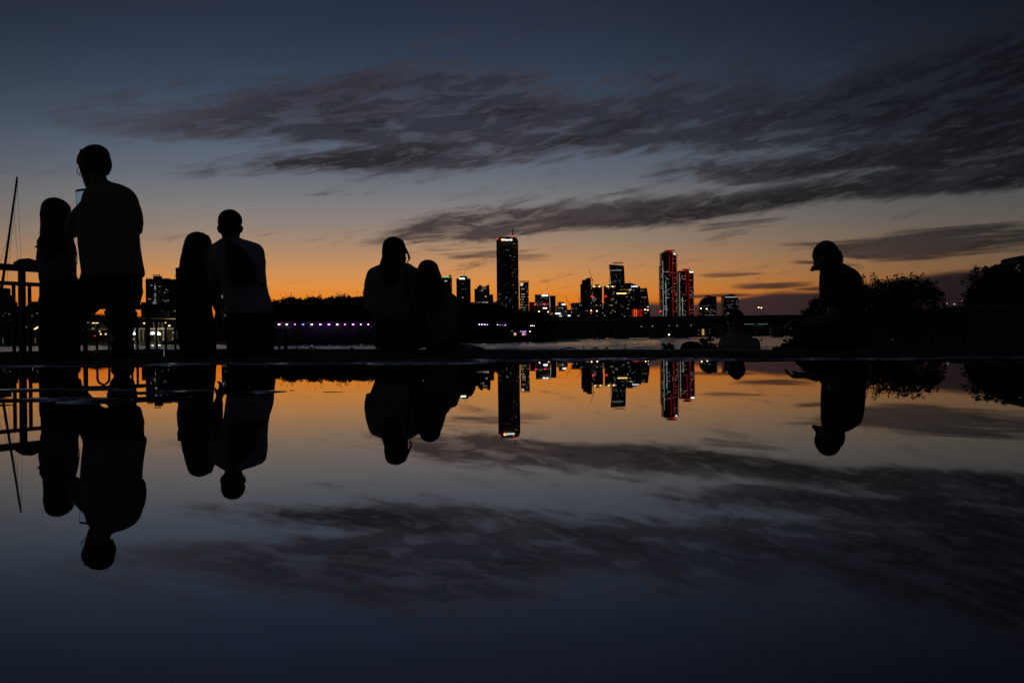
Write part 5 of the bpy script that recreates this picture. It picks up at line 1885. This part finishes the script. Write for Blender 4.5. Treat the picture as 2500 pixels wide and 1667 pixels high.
# ---- girl beside him ---------------------------------------------------------------------
p = Person('girl with very long dark hair standing beside the man with phone', 6.4, 140, TER_Z)
T = rows([(556, 126, 152, .05), (564, 116, 162, .07), (574, 108, 170, .085), (590, 104, 175, .10), (620, 101, 178, .105), (650, 100, 181, .11), (676, 100, 183, .115), (690, 102, 183, .11)], 6.4)
shirt = MB().loft(T, 22, 2.3)
limb(shirt, [p.P(116, 585), p.P(106, 625, .02), p.P(108, 655, .08)], [.05, .048, .045])
limb(shirt, [p.P(162, 588), p.P(166, 628, .02), p.P(168, 655, .08)], [.045, .040, .036])
p.garment('loose_shirt', shirt, 'tee_grey', .010, .006)
p.body.loft(shrunk(T, .82), 18)
for sx, x in ((-1, 114), (1, 164)):
    limb(p.body, [p.P(x, 585), p.P(x + sx * 4, 650, .06), p.P(x - sx * 10, 640, .24)], [.042, .034, .024], 12)
    hand(p.body, p.P(x - sx * 10, 640, .24), (-sx * .5, .5, .5), (0, .4, -1), .15, .8, sx)
sk = MB().loft(rows([(672, 103, 186, .105), (700, 101, 187, .115), (740, 101, 187, .115), (765, 101, 186, .11)], 6.4), 20, 2.3)
for x in (122, 164):
    limb(sk, [p.P(x, 730), p.P(x, 800), p.P(x - 1, 870), p.Z(x, TER_Z + .08)], [.072, .070, .066, .062])
    limb(p.body, [p.P(x, 720), p.P(x, 820), p.P(x, 870), p.Z(x, TER_Z + .06)], [.06, .045, .042, .034])
p.garment('wide_trousers', sk, 'cloth_navy', .011, .005)
for x in (122, 164):
    sh = MB()
    foot(sh, p.Z(x, TER_Z + .06), (0, 1))
    p.garment('shoe', sh, 'rubber', .008, .0)
HM = head_matrix(p.P(136, 529, .0), .215, math.radians(-12), math.radians(8))
head(p.body, HM)
hair = MB().loft(rings_of(SHORT), 22, 2.2).moved(HM)
hair.loft(rows([(490.5, 126, 142, .03), (494, 115, 153, .055), (502, 107, 161, .08), (516, 102, 167, .092), (532, 100.5, 170, .09, -.01), (555, 99.5, 172, .075, -.03), (578, 97, 172, .065, -.06), (598, 95.5, 160, .05, -.085),
                (614, 95, 146, .035, -.10), (622, 97, 134, .02, -.11)], 6.4), 20)
limb(hair, [p.P(164, 560, .02), p.P(178, 592, .04), p.P(186, 622, .04), p.P(188, 652, .03)], [.022, .012, .007, .003], 8)
limb(hair, [p.P(160, 560, .02), p.P(180, 600, .05), p.P(189, 640, .04)], [.015, .007, .002], 8)
strands(hair, [p.P(102, 600, -.1), p.P(100, 604, -.1), p.P(106, 612, -.1), p.P(116, 618, -.1), p.P(128, 618, -.1), p.P(140, 606, -.09)], 7, .012, 5, .0045, .045)
p.garment('long_hair', hair, 'hair', .0065, .003, 1)
p.finish()

# ---- woman leaning to her phone (second couple) --------------------------------------------
p = Person('long haired woman in black looking down at a phone beside partner', 6.9, 478, TER_Z)
T = rows([(640, 462, 494, .055, .01), (648, 450, 504, .08), (660, 440, 510, .095), (682, 436, 513, .105), (720, 436, 515, .11), (750, 435, 516, .115), (780, 432, 519, .12), (808, 433, 522, .12)], 6.9)
top_g = MB().loft(T, 22, 2.3)
limb(top_g, [p.P(452, 668), p.P(446, 720, .03), p.P(452, 752, .09)], [.055, .05, .046])
limb(top_g, [p.P(502, 672), p.P(506, 720, .05), p.P(506, 742, .12)], [.05, .046, .042])
p.garment('black_top', top_g, 'cloth_black', .010, .006)
p.body.loft(shrunk(T, .82), 18)
WR1, WR2 = p.P(494, 700, .28), p.P(510, 702, .28)
limb(p.body, [p.P(452, 668), p.P(452, 752, .1), WR1], [.042, .034, .024], 12)
limb(p.body, [p.P(502, 672), p.P(506, 744, .12), WR2], [.042, .034, .024], 12)
hand(p.body, WR1, (.3, .4, .7), (0, .5, -1), .16, .8, 1)
hand(p.body, WR2, (-.1, .4, .7), (0, .5, -1), .16, .8, -1)
sk = MB().loft(rows([(795, 434, 522, .11), (825, 437, 524, .12), (850, 444, 526, .12), (880, 446, 524, .12), (920, 446, 522, .12), (980, 445, 523, .125)], 6.9), 22, 2.3)
p.garment('long_skirt', sk, 'cloth_black', .011, .008)
for x in (468, 500):
    limb(p.body, [p.P(x, 800), p.P(x, 880), p.P(x, 960), p.Z(x, TER_Z + .06)], [.06, .045, .04, .033])
    sh = MB()
    foot(sh, p.Z(x, TER_Z + .06), (.2, 1))
    p.garment('shoe', sh, 'rubber', .008, .0)
HM = head_matrix(p.P(484, 611, .02), .208, math.radians(-72), math.radians(17))
head(p.body, HM)
hair = MB()
hair.loft(rows([(566.5, 474, 490, .03), (570, 464, 499, .05), (576, 457, 507, .07), (586, 452.5, 513, .085), (597, 449.5, 511, .09), (610, 446, 500, .085, -.01), (624, 443.5, 491, .078, -.02), (640, 440.5, 486, .065, -.04),
                (656, 437.5, 487, .055, -.07), (672, 435, 484, .045, -.09), (690, 435, 482, .035, -.105), (706, 438, 478, .02, -.115)], 6.9), 20)
limb(hair, [p.P(505, 580, -.04), p.P(515.5, 596, -.03), p.P(513.5, 616, -.03)], [.02, .009, .003], 8)
strands(hair, [p.P(437, 668, -.09), p.P(434, 676, -.09), p.P(441, 692, -.1), p.P(452, 700, -.11), p.P(466, 700, -.11)], 6, .010, 8, .0045, .05)
for (xa, ya), (xb, yb_) in (((436, 655), (427, 678)), ((437, 660), (430, 680)), ((443, 620), (438, 650))):
    hair.tube([p.P(xa, ya, -.06), p.P((xa + xb) / 2 - 1, (ya + yb_) / 2, -.06), p.P(xb, yb_, -.06)], [.006, .004, .0028], 5)
p.garment('long_hair', hair, 'hair', .0065, .003, 1)
p.finish()
pc = (WR1 + WR2) / 2 + Vector((0, .10, .09))
pm = Matrix.Translation(pc) @ Matrix.Rotation(math.radians(-35), 4, 'X')
root = thing('phone', 'phone lighting the face of the long haired woman in black', 'phone', tuple(pc))
MB().extrude([(x, .004, z) for x, z in rounded(.074, .152, .012)], (0, .008, 0)).moved(pm).build('case', 'dark_metal', root)
MB().extrude([(x, .002, z) for x, z in rounded(.068, .142, .008)], (0, .0015, 0)).moved(pm).build('screen', glow('bright_screen', (.85, .9, 1.0), 2.5), root)

# ---- man with a sling bag ------------------------------------------------------------------
p = Person('short haired man in pale tee shirt with dark sling bag on back', 6.7, 596, TER_Z)
T = rows([(579, 546, 584, .055, .02), (585, 538, 592, .075, .01), (591, 529, 612, .10), (598, 524, 632, .115), (608, 523, 642, .13), (628, 524, 646, .14), (660, 530, 647, .145), (692, 541, 650, .145), (715, 545, 654, .145),
          (738, 548, 662, .15), (756, 551, 665, .15), (766, 553, 666, .15)], 6.7)
shirt = MB().loft(T, 24, 2.3)
limb(shirt, [p.P(532, 612), p.P(525, 650, .01), p.P(526, 686, .02)], [.062, .056, .052])
limb(shirt, [p.P(624, 620), p.P(630, 642, .03), p.P(631, 660, .06)], [.062, .055, .050])
p.garment('tee_shirt', shirt, 'tee_white', .010, .006)
p.body.loft(shrunk(T, .85), 20)
limb(p.body, [p.P(532, 612), p.P(526, 692, .02), p.P(531, 752, .12)], [.05, .042, .030], 12)
hand(p.body, p.P(531, 752, .12), (.1, .5, -.8), (.8, -.2, 0), .18, .5, 1)
limb(p.body, [p.P(628, 618), p.P(632, 668, .06), p.P(612, 690, .26)], [.05, .042, .030], 12)
hand(p.body, p.P(612, 690, .26), (-.5, .6, .2), (0, .3, -1), .18, .7, 1)
trous = MB().loft(rows([(745, 554, 662, .13), (770, 554, 666, .14), (800, 553, 668, .14), (822, 554, 669, .12)], 6.7), 22, 2.4)
for x, sx in ((581.5, -1), (641.5, 1)):
    L_ = [p.P(x, 790), p.P(x, 840), p.P(x, 900), p.P(x, 980), p.Z(x, TER_Z + .06)]
    limb(trous, L_, [.080, .078, .070, .064, .060])
    limb(p.body, L_, [.07, .064, .055, .05, .04])
p.garment('trousers', trous, 'cloth_black', .010, .004)
for x in (581.5, 641.5):
    sh = MB()
    foot(sh, p.Z(x, TER_Z + .06), ((x - 611) / 150, 1))
    p.garment('shoe', sh, 'rubber', .008, .0)
HM = head_matrix(p.P(562, 556, .0), .218, math.radians(6), math.radians(12))
head(p.body, HM)
hair = MB().loft(rings_of(SHORT), 22, 2.2).moved(HM)
p.garment('hair', hair, 'hair', .0065, .004, 1)
p.finish()
root = thing('sling_bag', 'dark sling bag slung across the back of the man in pale tee', 'bag', tuple(at(590, 690, 6.52)))
bag = MB()
bp_ = [(556, 600), (590, 600), (612, 632), (630, 662), (612, 692), (570, 698), (560, 660)]
bag.extrude([at(x, y, 6.54) for x, y in bp_], (0, -.075, 0))
o = wrinkle(bag, .003).build('pouch', 'cloth_black', root, smooth=True)
solid(o, .009, 6)
st = MB()
limb(st, [at(572, 604, 6.54), at(560, 590, 6.56), at(551, 584, 6.63), at(546, 588, 6.72), at(552, 610, 6.84)], [.014] * 5, 8)
st.build('strap', 'cloth_black', root, smooth=True)
st = MB()
limb(st, [at(618, 678, 6.53), at(636, 692, 6.58), at(644, 697, 6.66), at(634, 690, 6.84)], [.010] * 4, 8)
st.build('strap', 'cloth_black', root, smooth=True)

# ---- woman with cardigan, seated -----------------------------------------------------------
p = Person('long haired woman in loose beige cardigan sitting on the kerb', 7.42, 962, .0)
T = rows([(640, 946, 982, .055), (644, 932, 1000, .08), (650, 915, 1011, .10), (660, 906, 1018, .115), (674, 899, 1025, .125), (694, 893, 1029, .135), (720, 891, 1031, .14), (742, 893, 1032, .145), (762, 905, 1031, .15), (783, 913, 1030, .15)], 7.42)
card = MB().loft(T, 24, 2.3)
limb(card, [p.P(916, 670), p.P(905, 712, .02), p.P(908, 748, .10)], [.062, .058, .055])
limb(card, [p.P(1010, 670), p.P(1017, 712, .02), p.P(1014, 748, .10)], [.062, .055, .052])
p.garment('cardigan', card, 'cloth_beige', .011, .008)
p.body.loft(shrunk(T, .78), 20)
for sx, x in ((-1, 912), (1, 1012)):
    limb(p.body, [p.P(x, 670), p.P(x + sx * 2, 748, .08), p.P(x - sx * 26, 772, .30)], [.045, .038, .026], 12)
    hand(p.body, p.P(x - sx * 26, 772, .30), (-sx * .6, .6, -.2), (0, .2, 1), .165, .5, sx)
sk = MB().loft(rows([(768, 914, 1030, .14), (800, 914, 1032, .15), (830, 914, 1034, .155), (846, 915, 1036, .155), (851, 918, 1034, .15)], 7.42), 22, 2.6)
for x in (945, 1000):
    L_ = [p.P(x, 828, .05), p.P(x, 829, .28), p.P(x, 836, .46), p.Z(x, -.25, .50), p.Z(x, -.48, .50)]
    limb(sk, L_, [.085, .080, .070, .055, .05])
    limb(p.body, L_, [.065, .06, .05, .042, .034])
p.garment('trousers', sk, 'denim', .011, .005)
for x in (945, 1000):
    sh = MB()
    foot(sh, p.Z(x, -.49, .50), (0, 1))
    p.garment('shoe', sh, 'rubber', .008, .0)
HM = head_matrix(p.P(962, 619, .0), .220, math.radians(-18), math.radians(10))
head(p.body, HM)
hair = MB().loft(rings_of(SHORT), 22, 2.2).moved(HM)
hair.loft(rows([(581.5, 955, 969, .03), (586, 948, 976, .055), (595, 941.5, 982, .08), (606, 938, 985, .09), (618, 935, 990, .09, -.01), (632, 931, 992, .08, -.03), (646, 926, 990, .065, -.06), (666, 927, 980, .05, -.09),
                (686, 932, 972, .035, -.12), (698, 938, 966, .02, -.13)], 7.42), 20)
limb(hair, [p.P(978, 592, .03), p.P(988, 606, .03), p.P(996, 620, .03), p.P(998, 632, .03), p.P(993, 642, .03)], [.025, .012, .009, .008, .004], 8)
limb(hair, [p.P(984, 606, .0), p.P(987, 625, .0), p.P(988, 645, .0)], [.02, .012, .005], 8)
hair.tube([p.P(997, 618, .03), p.P(1002, 630, .03), p.P(1004, 640, .03)], [.004, .003, .002], 5)
p.garment('long_hair', hair, 'hair', .0065, .003, 1)
p.finish()
root = thing('shoulder_bag', 'dark shoulder bag strap and pouch worn by the woman in cardigan', 'bag', tuple(at(1005, 800, 7.30)))
st = MB()
limb(st, [at(985, 645, 7.44), at(988, 650, 7.35), at(992, 690, 7.27), at(998, 720, 7.255), at(1006, 760, 7.25), at(1010, 790, 7.26)], [.011] * 6, 8)
st.build('strap', 'cloth_black', root, smooth=True)
o = MB().extrude([at(x, y, 7.28) for x, y in ((985, 788), (1034, 786), (1038, 830), (982, 832))], (0, -.07, 0)).build('pouch', 'cloth_black', root, smooth=True)
solid(o, .009, 5)

# ---- her friend ------------------------------------------------------------------------------
p = Person('dark haired woman with drawn up knee leaning on the cardigan woman', 7.34, 1070, .0)
T = rows([(694, 1040, 1076, .055, -.01), (702, 1036, 1086, .08), (714, 1035, 1098, .10), (728, 1034, 1107, .115), (745, 1034, 1113, .125), (780, 1035, 1117, .14), (815, 1034, 1121, .15), (840, 1033, 1124, .15)], 7.34)
card = MB().loft(T, 22, 2.3)
limb(card, [p.P(1048, 726), p.P(1044, 770, .03), p.P(1050, 796, .12)], [.055, .05, .046])
limb(card, [p.P(1098, 732), p.P(1112, 762, .05), p.P(1126, 775, .14)], [.055, .048, .044])
p.garment('brown_top', card, 'cloth_brown', .010, .007)
p.body.loft(shrunk(T, .8), 18)
limb(p.body, [p.P(1098, 732), p.P(1116, 772, .06), p.P(1136, 762, .22)], [.042, .035, .024], 12)
hand(p.body, p.P(1136, 762, .22), (.5, .5, -.2), (0, .2, 1), .16, .5, 1)
limb(p.body, [p.P(1048, 726), p.P(1046, 790, .08), p.P(1066, 800, .26)], [.042, .035, .024], 12)
hand(p.body, p.P(1066, 800, .26), (.5, .6, -.1), (0, .2, 1), .16, .5, -1)
sk = MB().loft(rows([(822, 1034, 1124, .14), (840, 1034, 1127, .155), (851, 1038, 1126, .15)], 7.34), 20, 2.6)
LK = [p.P(1098, 832, .04), p.P(1128, 782, .10), p.P(1140, 759, .12), p.P(1145, 790, .14), p.P(1142, 836, .15)]
limb(sk, LK, [.085, .075, .060, .050, .045])
L2 = [p.P(1062, 832, .05), p.P(1062, 832, .28), p.P(1062, 838, .46), p.Z(1062, -.25, .5), p.Z(1062, -.48, .5)]
limb(sk, L2, [.085, .08, .07, .055, .05])
p.garment('trousers', sk, 'cloth_black', .011, .006)
limb(p.body, LK, [.065, .055, .045, .04, .034])
limb(p.body, L2, [.065, .06, .05, .042, .034])
sh = MB()
foot(sh, p.P(1140, 842, .15), (.5, .6))
p.garment('shoe', sh, 'tee_white', .008, .0)
sh = MB()
foot(sh, p.Z(1062, -.49, .5), (0, 1))
p.garment('shoe', sh, 'rubber', .008, .0)
HM = head_matrix(p.P(1049, 673, .0), .212, math.radians(-8), math.radians(10), math.radians(-12))
head(p.body, HM)
hair = MB().loft(rings_of(SHORT), 22, 2.2).moved(HM)
hair.loft(rows([(639, 1041, 1054, .03), (643, 1033, 1061, .055), (650, 1027, 1067, .075), (660, 1022.5, 1073, .088), (674, 1022, 1078, .09), (690, 1025, 1083, .085, -.02), (706, 1029, 1088, .07, -.05), (722, 1034, 1090, .055, -.08),
                (740, 1039, 1088, .04, -.105), (756, 1045, 1080, .02, -.12)], 7.34), 20)
hair.tube([p.P(1035, 644, 0), p.P(1030, 641, 0), p.P(1037, 639, 0)], [.004, .003, .002], 5)
strands(hair, [p.P(1042, 748, -.11), p.P(1056, 754, -.12), p.P(1070, 752, -.12), p.P(1033, 722, -.06)], 5, .012, 6, .0045, .05)
p.garment('long_hair', hair, 'hair', .0065, .003, 1)
p.finish()

# ---- man in the cap, right ---------------------------------------------------------------------
SEAT = -.018
p = Person('man in dark cap and tee bending over, sitting sideways on kerb', 6.42, 2055, SEAT)
T = rows([(640, 2014, 2050, .055), (646, 2009, 2062, .075), (653, 2006, 2076, .095), (662, 2004.5, 2089, .11), (673, 2003.5, 2098, .12), (690, 2003, 2103, .13), (715, 2003, 2105, .135), (745, 2004, 2107, .135), (780, 2007, 2111, .14),
          (815, 2012, 2116, .145), (840, 2016, 2120, .15)], 6.42)
shirt = MB().loft(T, 24, 2.3)
limb(shirt, [p.P(2048, 688, -.11), p.P(2040, 725, -.15), p.P(2036, 748, -.16)], [.06, .056, .054])
limb(shirt, [p.P(2060, 684, .11), p.P(2048, 725, .15), p.P(2042, 745, .15)], [.06, .054, .050])
p.garment('tee_shirt', shirt, 'cloth_black', .010, .006)
p.body.loft(shrunk(T, .85), 20)
E1, W1 = p.P(2032, 776, -.16), p.P(1968, 788, -.17)
limb(p.body, [p.P(2048, 688, -.11), E1, W1], [.05, .044, .030], 12)
hand(p.body, W1, (-1, -.1, .1), (0, .15, 1), .185, .8, 1)
E2, W2 = p.P(2038, 778, .15), p.P(1990, 806, .10)
limb(p.body, [p.P(2060, 684, .11), E2, W2], [.05, .044, .030], 12)
hand(p.body, W2, (-1, -.2, -.3), (0, .2, 1), .185, .8, -1)
trous = MB().loft(rows([(815, 2016, 2118, .14), (835, 2014, 2122, .15), (848, 2018, 2122, .15)], 6.42), 20, 2.6)
for dy in (-.1, .1):
    L_ = [p.P(2060, 828, dy), p.P(2010, 824, dy), p.P(1962, 826, dy), p.Z(1962, -.30, dy), p.Z(1968, TER_Z + .06, dy)]
    limb(trous, L_, [.095, .085, .068, .058, .05])
    limb(p.body, L_, [.07, .06, .05, .045, .036])
p.garment('trousers', trous, 'cloth_black', .011, .005)
for dy in (-.1, .1):
    sh = MB()
    foot(sh, p.Z(1968, TER_Z + .06, dy), (-1, 0))
    p.garment('shoe', sh, 'rubber', .008, .0)
HM = head_matrix(p.P(2020, 630, .0), .205, math.radians(44), math.radians(30))
head(p.body, HM)
cap = MB()
cap.loft([((0, -.06, .50), .335, .43), ((0, -.06, .62), .345, .44), ((0, -.06, .74), .335, .425), ((0, -.07, .86), .295, .375), ((0, -.08, .96), .22, .28), ((0, -.09, 1.03), .12, .16), ((0, -.09, 1.055), .03, .04)], 22)
bc = []
for i in range(13):
    a = math.pi * i / 12
    bc.append((math.cos(a) * .30, .27 + math.sin(a) * .36, .53 - .10 * math.sin(a) - .07 * math.cos(a) ** 2))
lo_ = len(cap.v)
cap.extrude([Vector(q) for q in bc], (0, .0, .045))
cap.moved(HM)
o = cap.build('cap', 'cloth_black', p.root, smooth=True)
solid(o, .0065, 2)
hair = MB().loft(rings_of([(.16, .25, -.20, -.40), (.30, .315, -.13, -.475), (.42, .335, -.06, -.50), (.52, .34, -.02, -.51)]), 20).moved(HM)
p.garment('hair', hair, 'hair', .0065, .002, 1)
p.finish()

# ---- two people sitting lower down on the steps ---------------------------------------------------
p = Person('person in pale open shirt and dark cap sitting on lower steps', 9.4, 1802, -.57)
T = rows([(806, 1786, 1810, .06), (812, 1780, 1816, .085), (819, 1774, 1830, .11), (828, 1764, 1842, .13), (842, 1755, 1852, .15), (858, 1751, 1857, .16), (880, 1750, 1858, .16), (910, 1752, 1856, .17), (960, 1756, 1852, .17)], 9.4)
shirt = MB().loft(T, 22, 2.3)
limb(shirt, [p.P(1770, 838), p.P(1762, 880, .03), p.P(1766, 905, .1)], [.065, .06, .055])
limb(shirt, [p.P(1838, 838), p.P(1848, 880, .03), p.P(1844, 905, .1)], [.065, .06, .055])
p.garment('open_shirt', shirt, 'cloth_beige', .012, .008)
p.body.loft(shrunk(T, .82), 18)
for sx, x in ((-1, 1768), (1, 1840)):
    limb(p.body, [p.P(x, 838), p.P(x, 905, .1), p.P(x - sx * 16, 915, .32)], [.05, .042, .03], 12)
    hand(p.body, p.P(x - sx * 16, 915, .32), (-sx * .5, .6, -.1), (0, .2, 1), .18, .5, sx)
tr2 = MB().loft(rows([(940, 1758, 1850, .16), (975, 1756, 1852, .17)], 9.4), 18, 2.5)
for x in (1782, 1826):
    L_ = [p.P(x, 962, .05), p.P(x, 962, .28), p.P(x, 958, .45), p.Z(x, -.64, .62), p.Z(x, -.80, .62)]
    limb(tr2, L_, [.085, .08, .066, .055, .05])
    limb(p.body, L_, [.065, .06, .05, .042, .034])
p.garment('trousers', tr2, 'cloth_navy', .012, .005)
for x in (1782, 1826):
    sh = MB()
    foot(sh, p.Z(x, -.80, .62), (0, 1))
    p.garment('shoe', sh, 'rubber', .008, .0)
HM = head_matrix(p.P(1797, 788, .0), .225, math.radians(25), math.radians(12))
head(p.body, HM)
cap = MB().loft([((0, -.06, .50), .335, .43), ((0, -.06, .62), .345, .44), ((0, -.06, .74), .335, .425), ((0, -.07, .86), .295, .375), ((0, -.08, .96), .22, .28), ((0, -.09, 1.03), .12, .16), ((0, -.09, 1.055), .03, .04)], 22)
cap.extrude([Vector(q) for q in bc], (0, .0, .045))
cap.moved(HM)
o = cap.build('cap', 'cloth_black', p.root, smooth=True)
solid(o, .0075, 2)
p.finish(.008)

p = Person('person in a round dark hat whose head just rises above kerb', 10.3, 1688, -.86)
T = rows([(880, 1676, 1700, .06), (888, 1666, 1710, .09), (896, 1650, 1726, .12), (915, 1642, 1734, .14), (950, 1640, 1736, .16), (1000, 1644, 1732, .17), (1044, 1646, 1730, .17)], 10.3)
shirt = MB().loft(T, 20, 2.3)
for sx, x in ((-1, 1652), (1, 1724)):
    limb(shirt, [p.P(x, 908), p.P(x + sx * 6, 950, .04), p.P(x + sx * 2, 975, .12)], [.06, .055, .05])
    limb(p.body, [p.P(x, 908), p.P(x + sx * 2, 975, .12), p.P(x - sx * 18, 985, .34)], [.05, .04, .028], 12)
    hand(p.body, p.P(x - sx * 18, 985, .34), (-sx * .5, .6, -.1), (0, .2, 1), .17, .5, sx)
p.garment('jacket', shirt, 'cloth_black', .012, .006)
p.body.loft(shrunk(T, .82), 18)
tr2 = MB().loft(rows([(1010, 1648, 1728, .16), (1045, 1646, 1730, .17)], 10.3), 18, 2.5)
for x in (1670, 1708):
    L_ = [p.P(x, 1036, .05), p.P(x, 1036, .28), p.P(x, 1034, .45), p.Z(x, -1.0, .55), p.Z(x, -1.08, .55)]
    limb(tr2, L_, [.08, .075, .062, .052, .048])
    limb(p.body, L_, [.065, .06, .05, .042, .034])
p.garment('trousers', tr2, 'cloth_navy', .012, .005)
for x in (1670, 1708):
    sh = MB()
    foot(sh, p.Z(x, -1.08, .55), (0, 1))
    p.garment('shoe', sh, 'rubber', .009, .0)
HM = head_matrix(p.P(1688, 862, .0), .225, math.radians(0), math.radians(8))
head(p.body, HM)
hat = MB().loft(rows([(833, 1682, 1694, .02), (834.5, 1675, 1701, .06), (838, 1668, 1708, .09), (844, 1662.5, 1713.5, .115), (852, 1659, 1717, .13), (862, 1657, 1719, .14), (872, 1654, 1722, .15), (875, 1653, 1723, .15)], 10.3), 22)
o = hat.build('bucket_hat', 'cloth_black', p.root, smooth=True)
solid(o, .008, 2)
p.finish(.008)
